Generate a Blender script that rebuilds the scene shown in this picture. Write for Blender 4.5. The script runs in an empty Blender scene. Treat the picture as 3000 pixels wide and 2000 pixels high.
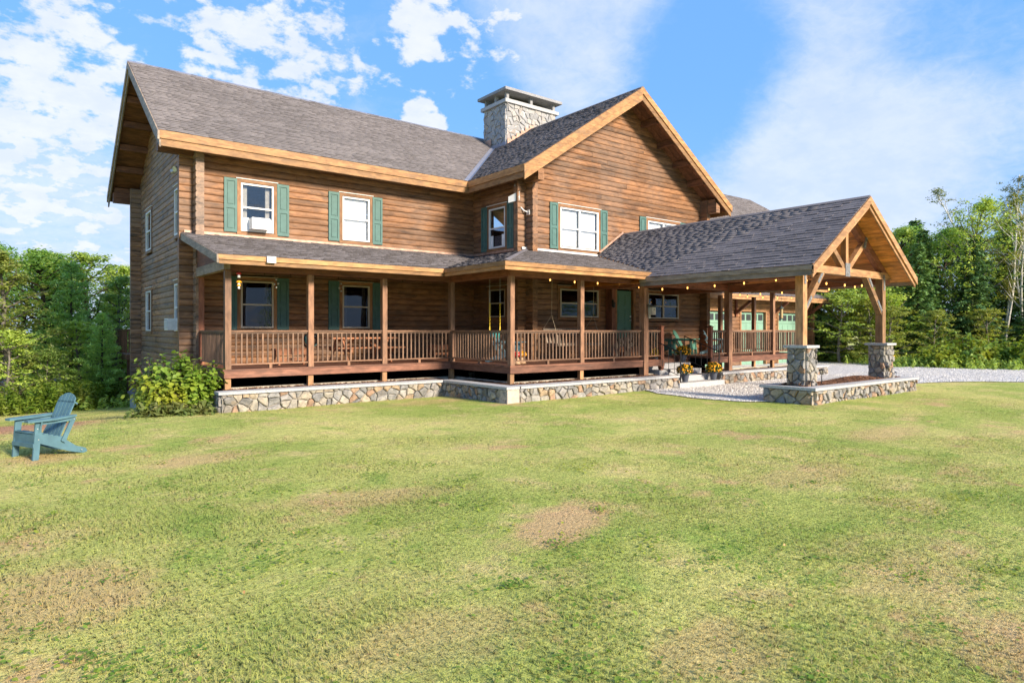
import bpy, bmesh, math, random
import numpy as np
from mathutils import Matrix, Vector
R = math.radians
random.seed(7); rng = np.random.default_rng(7)
scn = bpy.context.scene
COL = scn.collection

# ------------------------------------------------------------------ camera
cam_d = bpy.data.cameras.new('camera'); cam = bpy.data.objects.new('camera', cam_d); COL.objects.link(cam)
cam.location = (0, 0, 1.85); cam.rotation_euler = (R(90), 0, R(52.046 - 90))
cam_d.sensor_width = 36; cam_d.lens = 36 * 1904 / 3000; cam_d.shift_y = -35 / 3000
cam_d.clip_start = .1; cam_d.clip_end = 2000
scn.camera = cam

# ------------------------------------------------------------------ light, sky, exposure
SUN_AZ, SUN_EL = 12, 25            # azimuth from -Y towards +X
to_sun = Vector((math.sin(R(SUN_AZ)) * math.cos(R(SUN_EL)), -math.cos(R(SUN_AZ)) * math.cos(R(SUN_EL)), math.sin(R(SUN_EL))))
sd = bpy.data.lights.new('sun', 'SUN'); sun = bpy.data.objects.new('sun', sd); COL.objects.link(sun)
sd.energy = 2.3; sd.angle = R(12.0); sd.color = (1, .86, .68)
sun.rotation_euler = to_sun.to_track_quat('Z', 'Y').to_euler()
scn.view_settings.view_transform = 'Standard'; scn.view_settings.look = 'None'
scn.view_settings.exposure = 1.93; scn.view_settings.gamma = 1
scn.cycles.max_bounces = 8; scn.cycles.transparent_max_bounces = 12; scn.cycles.use_denoising = True

class NT:                                   # small node helper
    def __init__(s, tree): s.t = tree; s.n = tree.nodes; s.l = tree.links
    def node(s, typ, **kw):
        n = s.n.new(typ)
        for k, v in kw.items():
            if k.startswith('in_'):
                key = k[3:]
                key = int(key) if key.isdigit() else key
                s.set(n.inputs[key], v)
            else: setattr(n, k, v)
        return n
    def set(s, inp, v):
        if isinstance(v, bpy.types.NodeSocket): s.l.new(v, inp)
        elif isinstance(v, (tuple, list)) and inp.type == 'RGBA': inp.default_value = (*v[:3], 1)
        else: inp.default_value = v
    def math(s, op, a, b=0., c=None, clamp=False):
        n = s.n.new('ShaderNodeMath'); n.operation = op; n.use_clamp = clamp
        s.set(n.inputs[0], a); s.set(n.inputs[1], b)
        if c is not None: s.set(n.inputs[2], c)
        return n.outputs[0]
    def vmath(s, op, a, b=None):
        n = s.n.new('ShaderNodeVectorMath'); n.operation = op; s.set(n.inputs[0], a)
        if b is not None: s.set(n.inputs[1], b)
        return n.outputs['Value'] if op in ('DOT_PRODUCT', 'LENGTH', 'DISTANCE') else n.outputs[0]
    def mix(s, f, a, b, blend='MIX'):
        n = s.n.new('ShaderNodeMix'); n.data_type = 'RGBA'; n.blend_type = blend
        s.set(n.inputs[0], f); s.set(n.inputs[6], a); s.set(n.inputs[7], b)
        return n.outputs[2]
    def step(s, x, lo, hi, a=0., b=1.):
        n = s.n.new('ShaderNodeMapRange'); n.interpolation_type = 'SMOOTHSTEP'
        s.set(n.inputs[0], x); n.inputs[1].default_value = lo; n.inputs[2].default_value = hi
        n.inputs[3].default_value = a; n.inputs[4].default_value = b
        return n.outputs[0]
    def noise(s, vec, scale, detail=4, rough=.55, dist=0.):
        n = s.n.new('ShaderNodeTexNoise'); s.set(n.inputs['Vector'], vec); n.inputs['Scale'].default_value = scale
        n.inputs['Detail'].default_value = detail; n.inputs['Roughness'].default_value = rough; n.inputs['Distortion'].default_value = dist
        return n.outputs[0]
    def vmul(s, vec, v): return s.vmath('MULTIPLY', vec, v)
    def vadd(s, vec, v): return s.vmath('ADD', vec, v)

def dir_px(px, py):                          # a direction in the sky, from its bearing and height
    t = R(52.046); k = (px - 1500) / 1904
    v = Vector((k * math.sin(t) + math.cos(t), -k * math.cos(t) + math.sin(t), (965 - py) / 1904)); v.normalize(); return v

wd = bpy.data.worlds.new('World'); scn.world = wd; wd.use_nodes = True
w = NT(wd.node_tree); w.n.clear()
sky = w.node('ShaderNodeTexSky', sky_type='NISHITA', sun_disc=False)
sky.sun_elevation = R(SUN_EL); sky.sun_rotation = R(180 - SUN_AZ); sky.altitude = 200
sky.air_density = 1.0; sky.dust_density = .3; sky.ozone_density = 3.0
hs = w.node('ShaderNodeHueSaturation', in_Saturation=1.12, in_Value=1.0, in_Color=sky.outputs[0])
geo = w.node('ShaderNodeNewGeometry'); D = w.vmath('MULTIPLY', geo.outputs['Incoming'], (-1, -1, -1))
sep = w.node('ShaderNodeSeparateXYZ', in_0=D)
zz = w.math('ADD', w.math('ABSOLUTE', sep.outputs[2]), .34)
cmb = w.node('ShaderNodeCombineXYZ', in_0=w.math('DIVIDE', sep.outputs[0], zz), in_1=w.math('DIVIDE', sep.outputs[1], zz), in_2=.3)
PV = cmb.outputs[0]
def cover(blobs, base):
    out = base
    for px, py, r, a in blobs:
        d = dir_px(px, py)
        dd = w.vmath('DOT_PRODUCT', D, tuple(d))
        out = w.math('ADD', out, w.step(dd, math.cos(R(r)), math.cos(R(r * .25)), 0., a))
    return out
puffcov = cover([(20, 330, 9, .10), (250, 560, 13, .07), (820, 250, 9, .10), (420, 40, 12, .06), (1240, 360, 2.4, .24), (1225, 90, 3.2, .17), (1430, 60, 6, .06), (600, 330, 6, -.03), (1750, 500, 14, -.2), (2300, 250, 14, -.25), (2800, 500, 18, -.25)], 0.03)
n1 = w.noise(PV, 15.5, 9, .57, .15)
n1b = w.noise(w.vadd(PV, (3.7, 1.9, 0)), 24., 6, .6, .2)
puff = w.math('ADD', w.math('ADD', w.math('MULTIPLY', n1, .72), w.math('MULTIPLY', n1b, .28)), puffcov)
puff = w.step(puff, .572, .69)
veilcov = cover([(1700, 10, 10, .30), (2420, 250, 13, .13), (2300, 620, 16, .20), (2850, 480, 18, .15), (2060, 200, 8, -.26), (2900, 30, 8, -.16), (2050, 430, 5, -.15), (1300, 250, 8, -.2), (900, 60, 9, -.1), (300, 150, 12, -.08), (60, 760, 14, .16), (330, 700, 9, .1)], 0.11)
n2 = w.noise(w.vmul(PV, (1.0, 1.25, 1)), 2.2, 8, .6, .5)
n3 = w.noise(PV, 30., 5, .65, .6)
veil = w.math('ADD', w.math('ADD', w.math('MULTIPLY', n2, .78), w.math('MULTIPLY', n3, .22)), veilcov)
veil = w.step(veil, .50, .98)
mask = w.math('MAXIMUM', puff, w.math('MULTIPLY', veil, .74))
shade = w.noise(w.vadd(PV, (0.05, .08, .2)), 9., 6, .6)
cc = w.mix(w.step(shade, .35, .65), (2.85, 3.0, 3.45), (3.3, 3.33, 3.45))
hor = w.step(sep.outputs[2], -.02, .34, .75, 0.)
base = w.mix(hor, hs.outputs[0], (2.7, 3.1, 3.6))
base = w.mix(.8, base, (.66, 1.60, 3.30))
colr = w.mix(w.math('MULTIPLY', mask, .84), base, cc)
bg = w.node('ShaderNodeBackground', in_Color=colr, in_Strength=.082)
wo = w.node('ShaderNodeOutputWorld', in_Surface=bg.outputs[0])

# ------------------------------------------------------------------ materials
MATS = {}
def mat(name):
    m = bpy.data.materials.new(name); m.use_nodes = True; t = NT(m.node_tree); t.n.clear()
    t.out = t.node('ShaderNodeOutputMaterial'); MATS[name] = m
    return m, t
def bsdf(t, col, rough=.6, bump=None, bs=.3, bd=.01, spec=.4, metal=0., normal_only=False):
    b = t.node('ShaderNodeBsdfPrincipled'); t.set(b.inputs['Base Color'], col); t.set(b.inputs['Roughness'], rough)
    b.inputs['Specular IOR Level'].default_value = spec; b.inputs['Metallic'].default_value = metal
    if bump is not None:
        bp = t.node('ShaderNodeBump', in_Height=bump); bp.inputs['Strength'].default_value = bs; bp.inputs['Distance'].default_value = bd
        t.l.new(bp.outputs[0], b.inputs['Normal'])
    t.l.new(b.outputs[0], t.out.inputs[0]); return b
def pos(t): return t.node('ShaderNodeNewGeometry').outputs['Position']
def orand(t): return t.node('ShaderNodeObjectInfo').outputs['Random']
def irand(t): return t.node('ShaderNodeNewGeometry').outputs['Random Per Island']

def wood(name, dark, mid, light, axis, stain=.5, stain_col=(.04, .032, .03), rough=.62, island=False, grey=.0, streak=1.0):
    m, t = mat(name)
    p = pos(t); r = orand(t)
    if island: r = t.math('FRACT', t.math('ADD', r, irand(t)))
    sc = {'x': (.35, 9, 14), 'y': (9, .35, 14), 'z': (11, 11, .45)}[axis]
    off = t.node('ShaderNodeCombineXYZ', in_0=t.math('MULTIPLY', r, 37.), in_1=t.math('MULTIPLY', r, 17.), in_2=t.math('MULTIPLY', r, 5.))
    pv = t.vmath('ADD', t.vmul(p, sc), off.outputs[0])
    g = t.noise(pv, 1.6, 6, .62, .7)
    g2 = t.noise(t.vmul(pv, (3, 3, 3)), 2.2, 4, .65)
    c = t.mix(t.step(g, .3, .7), dark, light); c = t.mix(.5, c, mid)
    c = t.mix(t.math('MULTIPLY', t.step(g2, .48, .68), .55 * streak), c, dark)
    mo = t.noise(t.vmath('ADD', t.vmul(p, {'x': (1.6, 5, 5), 'y': (5, 1.6, 5), 'z': (5, 5, 1.6)}[axis]), off.outputs[0]), 1.7, 5, .65, .4)
    c = t.mix(1., c, t.mix(t.step(mo, .32, .68), (.70, .68, .66), (1.28, 1.26, 1.22)), 'MULTIPLY')
    val = t.math('MULTIPLY_ADD', r, .62, .68)
    c = t.mix(1., c, t.node('ShaderNodeCombineColor', in_0=val, in_1=t.math('MULTIPLY_ADD', r, .58, .70), in_2=t.math('MULTIPLY_ADD', r, .54, .72)).outputs[0], 'MULTIPLY')
    so = t.vmath('ADD', t.vmul(p, {'x': (.9, 1, 4.5), 'y': (1, .9, 4.5), 'z': (4, 4, .8)}[axis]), t.vmul(off.outputs[0], (.2, .2, .2)))
    s = t.noise(so, 1.1, 7, .68, .3)
    if grey: c = t.mix(t.math('MULTIPLY', t.step(t.noise(p, .55, 4, .6), .42, .62), grey), c, (.25, .21, .18))
    c = t.mix(t.math('MULTIPLY', t.step(s, .52, .68), stain), c, stain_col)
    kn = t.node('ShaderNodeTexVoronoi', feature='DISTANCE_TO_EDGE') if False else None
    k = t.node('ShaderNodeTexVoronoi'); t.set(k.inputs['Vector'], t.vmul(pv, {'x': (2.2, .28, .28), 'y': (.28, 2.2, .28), 'z': (.25, .25, 2.2)}[axis])); k.inputs['Scale'].default_value = 1.0
    c = t.mix(t.step(k.outputs['Distance'], .05, .13, .55, 0.), c, dark)
    h = t.math('ADD', g, t.math('MULTIPLY', g2, .6))
    bsdf(t, c, rough, h, .35, .006)
    return m
for ax in 'xyz':
    wood('log_' + ax, (.105, .046, .020), (.228, .108, .047), (.36, .182, .083), ax, .68, (.045, .028, .020), grey=.20)
    wood('casing_' + ax, (.17, .078, .032), (.27, .132, .055), (.35, .185, .085), ax, .25, (.10, .06, .04))
    wood('baluster_' + ax, (.115, .065, .042), (.175, .102, .066), (.235, .148, .098), ax, .3, (.08, .06, .045))
    wood('weathered_log_' + ax, (.16, .082, .045), (.28, .158, .09), (.40, .25, .15), ax, .85, (.045, .038, .036), grey=.4)
    wood('fascia_' + ax, (.24, .113, .042), (.36, .187, .074), (.45, .255, .108), ax, .45, (.12, .085, .06), .6)
    wood('post_' + ax, (.15, .075, .043), (.235, .122, .071), (.31, .175, .108), ax, .30, (.12, .09, .075))
    wood('greywood_' + ax, (.16, .125, .10), (.25, .195, .15), (.34, .275, .215), ax, .45, (.08, .07, .065))
    wood('deck_' + ax, (.12, .05, .031), (.19, .084, .052), (.255, .122, .08), ax, .45, (.09, .06, .05), .6)
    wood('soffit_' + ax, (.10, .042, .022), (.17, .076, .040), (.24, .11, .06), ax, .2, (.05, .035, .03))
    wood('timber_' + ax, (.22, .112, .054), (.34, .185, .086), (.45, .265, .132), ax, .18, (.2, .13, .08))
    wood('redtimber_' + ax, (.14, .048, .026), (.22, .082, .045), (.30, .125, .07), ax, .1, (.08, .04, .03))
wood('pine_y', (.42, .155, .038), (.60, .245, .062), (.68, .31, .09), 'y', .06, (.3, .12, .04))
wood('pine_x', (.42, .155, .038), (.60, .245, .062), (.68, .31, .09), 'x', .06, (.3, .12, .04))
wood('cedar_x', (.34, .125, .052), (.50, .22, .098), (.60, .30, .15), 'x', .1, (.2, .1, .06))

def simple(name, col, rough=.5, spec=.4, metal=0., var=.12, scale=6, bump=.0):
    m, t = mat(name); p = t.node('ShaderNodeTexCoord').outputs['Object']
    n = t.noise(p, scale, 5, .6)
    c = t.mix(t.step(n, .3, .7), tuple(x * (1 - var) for x in col), tuple(min(1, x * (1 + var)) for x in col))
    bsdf(t, c, rough, n if bump else None, bump, .01, spec, metal); return m
simple('asphalt_shadow_edge', (.075, .068, .068), .95, .1)  # asphalt core colour, kept dark to draw the shadow line under each course
simple('shutter', (.068, .148, .132), .55, .35, var=.10)
simple('white_vinyl', (.72, .72, .71), .4, .4, var=.04)
simple('tan_vinyl', (.50, .43, .34), .45, .4, var=.05)
simple('blind', (.86, .86, .87), .8, .2, var=.03)
simple('curtain', (.45, .42, .38), .9, .1, var=.15)
simple('door_green', (.075, .19, .14), .5, .4, var=.06)
simple('garage_green', (.20, .35, .26), .55, .35, var=.06)
simple('adirondack_teal', (.080, .165, .205), .55, .3, var=.12)
simple('adirondack_green', (.08, .21, .16), .55, .3, var=.12)
simple('adirondack_blue_lit', (.17, .29, .35), .5, .4, var=.08)  # chair paint made paler and bluer, with the blue light put into the colour
simple('black_iron', (.018, .018, .02), .5, .4)
simple('steel_plate', (.23, .23, .24), .55, .5, .6, var=.2, scale=14)
simple('bright_bolt', (.6, .6, .58), .4, .5, .6)
simple('copper', (.42, .26, .19), .5, .5, .3, var=.25)
simple('lead_grey', (.26, .27, .33), .45, .5, .4, var=.15)
simple('pot_grey', (.075, .085, .11), .5, .4)
simple('pale_strip', (.42, .37, .30), .85, .2, var=.25, scale=3, bump=.3)
simple('yellow_plastic', (.75, .52, .02), .45)
simple('swing_teal', (.03, .28, .27), .4)
simple('chain_metal', (.42, .42, .40), .4, .5, .8)
simple('mushroom_orange', (.80, .33, .015), .35, .5, var=.05)
simple('mushroom_red', (.50, .03, .02), .35, .5, var=.05)
simple('mushroom_stem', (.62, .40, .23), .6)
simple('cream_dot', (.85, .8, .62), .5)
simple('rope', (.45, .36, .25), .9)
simple('ac_white', (.72, .73, .74), .5)
simple('ac_grille', (.35, .36, .40), .6)
simple('dark_pane', (.05, .055, .06), .15, .5)
simple('hose_teal', (.02, .085, .085), .4)
simple('birdhouse_wood', (.42, .38, .31), .8, .2, var=.2)
simple('birdhouse_roof', (.05, .075, .07), .7)
simple('seed', (.4, .3, .15), .8, var=.4, scale=60)
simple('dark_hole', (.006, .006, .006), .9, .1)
simple('interior', (.045, .035, .03), .9, .1)
simple('concrete', (.45, .44, .42), .85, .2, var=.15, bump=.2)
simple('picnic_wood', (.36, .15, .075), .6, .3, var=.25, scale=3)
simple('driftwood', (.14, .11, .09), .8, .2, var=.7, scale=9, bump=.5)
simple('bark_dark', (.075, .058, .045), .9, .1, var=.4, scale=9, bump=.6)
simple('bark_grey', (.16, .145, .125), .9, .1, var=.4, scale=7, bump=.5)
def birch_bark():
    m, t = mat('bark_birch'); p = pos(t)
    n = t.noise(t.vmul(p, (4, 4, 22)), 1.3, 4, .6)
    bsdf(t, t.mix(t.step(n, .56, .66), (.62, .60, .55), (.05, .045, .04)), .8)
birch_bark()

def emit(name, col, s):
    m, t = mat(name); e = t.node('ShaderNodeEmission', in_Color=col, in_Strength=s); t.l.new(e.outputs[0], t.out.inputs[0])
emit('bulb_glow', (1, .46, .11), 1.0); emit('can_glow', (1, .5, .14), 1.0); emit('lamp_glow', (1, .5, .15), 3.)

def glass(name, tint, refl):
    m, t = mat(name)
    fc = t.node('ShaderNodeLayerWeight', in_Blend=.5).outputs['Facing']; fr = t.math('ADD', refl, t.math('MULTIPLY', t.math('POWER', fc, 4.), .8), clamp=True)
    tr = t.node('ShaderNodeBsdfTransparent', in_Color=tint)
    nz = t.noise(pos(t), 1.3, 2); bp = t.node('ShaderNodeBump', in_Height=nz); bp.inputs['Strength'].default_value = .06; bp.inputs['Distance'].default_value = .03
    gl = t.node('ShaderNodeBsdfGlossy', in_Color=(.95, .97, 1), in_Roughness=.015, in_Normal=bp.outputs[0])
    mx = t.node('ShaderNodeMixShader', in_0=fr, in_1=tr.outputs[0], in_2=gl.outputs[0]); t.l.new(mx.outputs[0], t.out.inputs[0])
glass('glass', (.95, .96, .96), .07); glass('screen_glass', (.55, .56, .59), .035); glass('clear_plastic', (.8, .8, .75), .03)

def stone_mat(name='fieldstone', grey=0.):
    m, t = mat(name); r = orand(t); p = pos(t)
    cr = t.node('ShaderNodeValToRGB'); t.set(cr.inputs[0], r); e = cr.color_ramp; e.interpolation = 'CONSTANT'
    cols = [(0.264, 0.255, 0.248), (0.194, 0.196, 0.2), (0.37, 0.306, 0.224), (0.326, 0.315, 0.296), (0.238, 0.217, 0.188), (0.405, 0.289, 0.176), (0.29, 0.281, 0.28), (0.422, 0.365, 0.288), (0.167, 0.166, 0.168), (0.326, 0.196, 0.12), (0.352, 0.323, 0.272), (0.255, 0.255, 0.256)]
    e.elements[0].color = (*cols[0], 1); e.elements[1].position = 1 / len(cols); e.elements[1].color = (*cols[1], 1)
    for i in range(2, len(cols)): q = e.elements.new(i / len(cols)); q.color = (*cols[i], 1)
    off = t.node('ShaderNodeCombineXYZ', in_0=t.math('MULTIPLY', r, 31.), in_1=t.math('MULTIPLY', r, 57.), in_2=r)
    pv = t.vmath('ADD', p, off.outputs[0])
    n = t.noise(pv, 7, 7, .68, .6); n2 = t.noise(t.vmul(pv, (1, 1, 2.4)), 20, 6, .7, .8); n3 = t.noise(pv, 3.0, 4, .6)
    cr0 = t.mix(.22, cr.outputs[0], (.29, .275, .25))
    c = t.mix(1., cr0, t.mix(t.step(n, .28, .72), (.62, .62, .62), (1.34, 1.30, 1.24)), 'MULTIPLY')
    if grey: c = t.mix(grey, c, (.40, .40, .41))
    c = t.mix(t.step(n3, .55, .72, 0., .4 - .3 * grey), c, (.40, .30, .19))
    c = t.mix(t.step(n2, .60, .74, 0., .35), c, (.60, .58, .55))
    bsdf(t, c, .85, t.math('ADD', n, t.math('MULTIPLY', n2, .55)), .75, .035, .25)
stone_mat(); stone_mat('fieldstone_grey', .6)
def speckle(name, a, b, c3, scale, bump=.25, bd=.01, moss=0.):
    m, t = mat(name); p = pos(t)
    n = t.noise(p, scale, 3, .7); n2 = t.noise(p, 2.2, 5, .6); n3 = t.noise(p, scale * .35, 4, .6)
    c = t.mix(t.step(n, .36, .64), a, b); c = t.mix(t.step(n2, .4, .7, 0., .5), c, c3)
    if moss: c = t.mix(t.step(t.noise(p, 1.7, 5, .7), .6, .7, 0., moss), c, (.10, .12, .03))
    bsdf(t, c, .85, t.math('ADD', n, n3), bump, bd, .3)
speckle('granite', (.31, .31, .32), (.50, .50, .50), (.38, .38, .41), 45)
speckle('granite_dark', (.22, .22, .23), (.36, .36, .37), (.26, .26, .28), 30)
speckle('mortar', (.31, .285, .25), (.39, .36, .31), (.27, .25, .225), 30, .5, moss=.5)
speckle('mortar_white', (.62, .61, .60), (.72, .71, .70), (.56, .55, .54), 30, .4)
speckle('mulch', (.055, .026, .014), (.16, .075, .04), (.10, .05, .03), 26, .9, .05)
speckle('soil', (.10, .065, .045), (.17, .12, .085), (.13, .1, .06), 20, .6, .03)
speckle('stucco', (.42, .36, .30), (.50, .45, .38), (.38, .33, .28), 16, .3)

def shingle_mat(name, a, b, c3):
    m, t = mat(name); p = pos(t); r = t.math('FRACT', t.math('ADD', irand(t), t.math('MULTIPLY', orand(t), 7.3)))
    cr = t.mix(t.step(r, 0., .5), a, b); cr = t.mix(t.step(r, .45, 1.), cr, c3)
    n = t.noise(p, 70, 3, .7); n2 = t.noise(p, .5, 5, .62, .4); n4 = t.noise(t.vmul(p, (.6, .6, .35)), 1.1, 5, .65)
    c = t.mix(1., cr, t.mix(t.step(n, .3, .7), (.78, .78, .78), (1.22, 1.22, 1.22)), 'MULTIPLY')
    c = t.mix(1., c, t.mix(t.step(n2, .35, .68), (1.08, 1.07, 1.07), (.84, .84, .85)), 'MULTIPLY')
    c = t.mix(t.step(n4, .62, .74, 0., .22), c, (.035, .033, .034))
    bsdf(t, c, .92, n, .5, .006, .15)
shingle_mat('shingle_brown', (.160, .146, .148), (.180, .164, .166), (.200, .182, .183))
shingle_mat('shingle_dark', (.142, .130, .135), (.162, .148, .153), (.184, .167, .170))

def leaf_mat(name, a, b, c3, trans=.42, rough=.5):
    m, t = mat(name); r = irand(t); p = pos(t); o = orand(t)
    n = t.noise(p, .9, 4, .6)
    c = t.mix(r, a, b); c = t.mix(t.step(n, .45, .7, 0., .75), c, c3)
    c = t.mix(1., c, t.node('ShaderNodeCombineColor', in_0=t.math('MULTIPLY_ADD', o, .5, .76), in_1=t.math('MULTIPLY_ADD', o, .36, .82), in_2=.9).outputs[0], 'MULTIPLY')
    b_ = t.node('ShaderNodeBsdfPrincipled', in_Roughness=rough); t.set(b_.inputs['Base Color'], c); b_.inputs['Specular IOR Level'].default_value = .3
    tr = t.node('ShaderNodeBsdfTranslucent'); t.set(tr.inputs[0], t.mix(1., c, (1.25, 1.12, .55), 'MULTIPLY'))
    mx = t.node('ShaderNodeMixShader', in_0=trans, in_1=b_.outputs[0], in_2=tr.outputs[0]); t.l.new(mx.outputs[0], t.out.inputs[0])
leaf_mat('leaf_light', (0.243, 0.312, 0.054), (0.464, 0.485, 0.112), (0.34, 0.385, 0.075))
leaf_mat('leaf_mid', (0.209, 0.359, 0.081), (0.491, 0.623, 0.161), (0.373, 0.49, 0.121))
leaf_mat('leaf_dark', (0.164, 0.339, 0.086), (0.382, 0.603, 0.149), (0.294, 0.465, 0.093))
leaf_mat('leaf_spruce', (0.092, 0.196, 0.078), (0.211, 0.365, 0.129), (0.251, 0.373, 0.091), .15, .6)
leaf_mat('leaf_pine', (0.28, 0.488, 0.131), (0.593, 0.804, 0.264), (0.448, 0.635, 0.154), .2, .6)
leaf_mat('leaf_birch', (0.154, 0.215, 0.049), (0.287, 0.323, 0.09), (0.251, 0.197, 0.064))
leaf_mat('leaf_bush', (0.138, 0.264, 0.035), (0.326, 0.447, 0.069), (0.481, 0.478, 0.044))
leaf_mat('leaf_weed', (.09, .18, .02), (.19, .28, .04), (.22, .23, .05))
leaf_mat('leaf_mum', (.03, .075, .018), (.07, .13, .03), (.05, .09, .02))
leaf_mat('dry_leaf', (.30, .17, .07), (.52, .36, .16), (.40, .22, .09), .1)
leaf_mat('flower_orange', (.78, .30, .010), (.90, .50, .015), (.82, .38, .012), .15)
leaf_mat('flower_yellow', (.80, .50, .01), (.9, .66, .03), (.8, .55, .02), .15)

# lawn colour, shared by the soil sheet and the blades
def lawn_col(t, p, blade):
    n1 = t.noise(p, .28, 5, .6, .5); n2 = t.noise(p, 1.15, 5, .62, .4); n3 = t.noise(p, 4.2, 4, .65)
    a = t.mix(t.step(n1, .36, .64), (.325, .380, .098), (.520, .490, .175))
    a = t.mix(t.step(n2, .50, .70, 0., .70), a, (.61, .47, .24))
    a = t.mix(t.step(n2, .30, .46, .65, 0.), a, (.215, .335, .068))
    a = t.mix(t.step(n3, .50, .68, 0., .5), a, (.42, .455, .118))
    n4 = t.noise(p, 13., 4, .7); a = t.mix(1., a, t.mix(t.step(n4, .30, .70), (.80, .83, .78), (1.24, 1.22, 1.2)), 'MULTIPLY')
    dry = t.step(t.math('ADD', t.math('MULTIPLY', n3, .4), t.noise(t.vadd(p, (9, 4, 0)), .62, 4, .6)), .78, .92, 0., .75)
    for (x, y, rx, ry, ang, s) in [(4.1, 4.5, .95, .45, 20, .85), (.15, 5.4, .9, .8, 0, .6), (.3, 15.7, 1.5, 2.0, 0, .9), (2.2, 9.9, .9, .5, 10, .6), (7.9, 4.1, 1.2, .5, 0, .45), (3.1, 6.6, 1.3, .4, -20, .45), (5.2, 1.9, .8, .5, 0, .35), (2.0, 3.3, .7, .5, 0, .4), (3.2, 2.2, .6, .4, 0, .5), (12.2, 5.0, 1.5, .6, 0, .5), (8.6, 14.3, 2.2, .5, 5, .4), (.4, 11.2, .6, .5, 0, .6)]:
        q = t.node('ShaderNodeMapping', vector_type='TEXTURE'); t.set(q.inputs[0], p); q.inputs[1].default_value = (x, y, 0); q.inputs[2].default_value = (0, 0, R(ang)); q.inputs[3].default_value = (rx, ry, 50)
        L = t.math('ADD', t.vmath('LENGTH', q.outputs[0]), t.math('MULTIPLY_ADD', n3, 1.2, -.6))
        dry = t.math('MAXIMUM', dry, t.step(L, .45, 1.15, s, 0.))
    a = t.mix(t.math('MULTIPLY', dry, .95), a, (.58, .375, .215))
    red = t.node('ShaderNodeMapping', vector_type='TEXTURE'); t.set(red.inputs[0], p); red.inputs[1].default_value = (.2, 15.9, 0); red.inputs[3].default_value = (1.5, 1.9, 50)
    a = t.mix(t.step(t.math('ADD', t.vmath('LENGTH', red.outputs[0]), t.math('MULTIPLY_ADD', n3, .8, -.4)), .5, 1.1, .85, 0.), a, (.42, .22, .145))
    return a, n3
m, t = mat('lawn'); c, nn = lawn_col(t, pos(t), False)
nf = t.noise(t.vmul(pos(t), (1, 1, 1)), 38, 4, .7)
c = t.mix(1., c, t.mix(t.step(nf, .3, .7), (.90, .88, .84), (1.3, 1.3, 1.25)), 'MULTIPLY')
bsdf(t, c, .95, t.math('ADD', nf, nn), .9, .05, .1)
m, t = mat('grass_blade'); c, nn = lawn_col(t, pos(t), True); r = irand(t)
c = t.mix(1., c, t.mix(r, (.92, .98, .80), (1.38, 1.34, 1.25)), 'MULTIPLY')
c = t.mix(t.step(r, .86, .9, 0., .75), c, (.46, .36, .19))
gn_ = t.node('ShaderNodeNewGeometry'); up_ = t.vmath('NORMALIZE', t.vmath('ADD', t.vmul(gn_.outputs['Normal'], (.45, .45, .45)), (0, 0, 1)))
b_ = t.node('ShaderNodeBsdfPrincipled', in_Roughness=.65); t.set(b_.inputs['Base Color'], c); b_.inputs['Specular IOR Level'].default_value = .2; t.l.new(up_, b_.inputs['Normal'])
tr = t.node('ShaderNodeBsdfTranslucent'); t.set(tr.inputs[0], c)
mx = t.node('ShaderNodeMixShader', in_0=.32, in_1=b_.outputs[0], in_2=tr.outputs[0]); t.l.new(mx.outputs[0], t.out.inputs[0])
m, t = mat('gravel'); p = pos(t)
v = t.node('ShaderNodeTexVoronoi'); t.set(v.inputs['Vector'], p); v.inputs['Scale'].default_value = 28
v2 = t.node('ShaderNodeTexVoronoi'); t.set(v2.inputs['Vector'], p); v2.inputs['Scale'].default_value = 11
hsv = t.node('ShaderNodeSeparateColor', in_0=v.outputs['Color']); hs2 = t.node('ShaderNodeSeparateColor', in_0=v2.outputs['Color'])
c = t.mix(hsv.outputs[0], (.42, .41, .405), (.76, .735, .715)); c = t.mix(t.step(hs2.outputs[1], .6, .95, 0., .6), c, (.40, .385, .39))
c = t.mix(t.step(t.noise(p, .5, 5, .6), .5, .7, 0., .35), c, (.55, .52, .50))
bsdf(t, c, .9, t.math('ADD', v.outputs['Distance'], t.math('MULTIPLY', v2.outputs['Distance'], .8)), .9, .03, .2)
m, t = mat('pebble'); r = irand(t); bsdf(t, t.mix(r, (.38, .37, .36), (.84, .81, .77)), .9)
m, t = mat('bark_chip'); r = irand(t); c = t.mix(r, (.05, .022, .012), (.24, .115, .06)); bsdf(t, c, .9)

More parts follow.
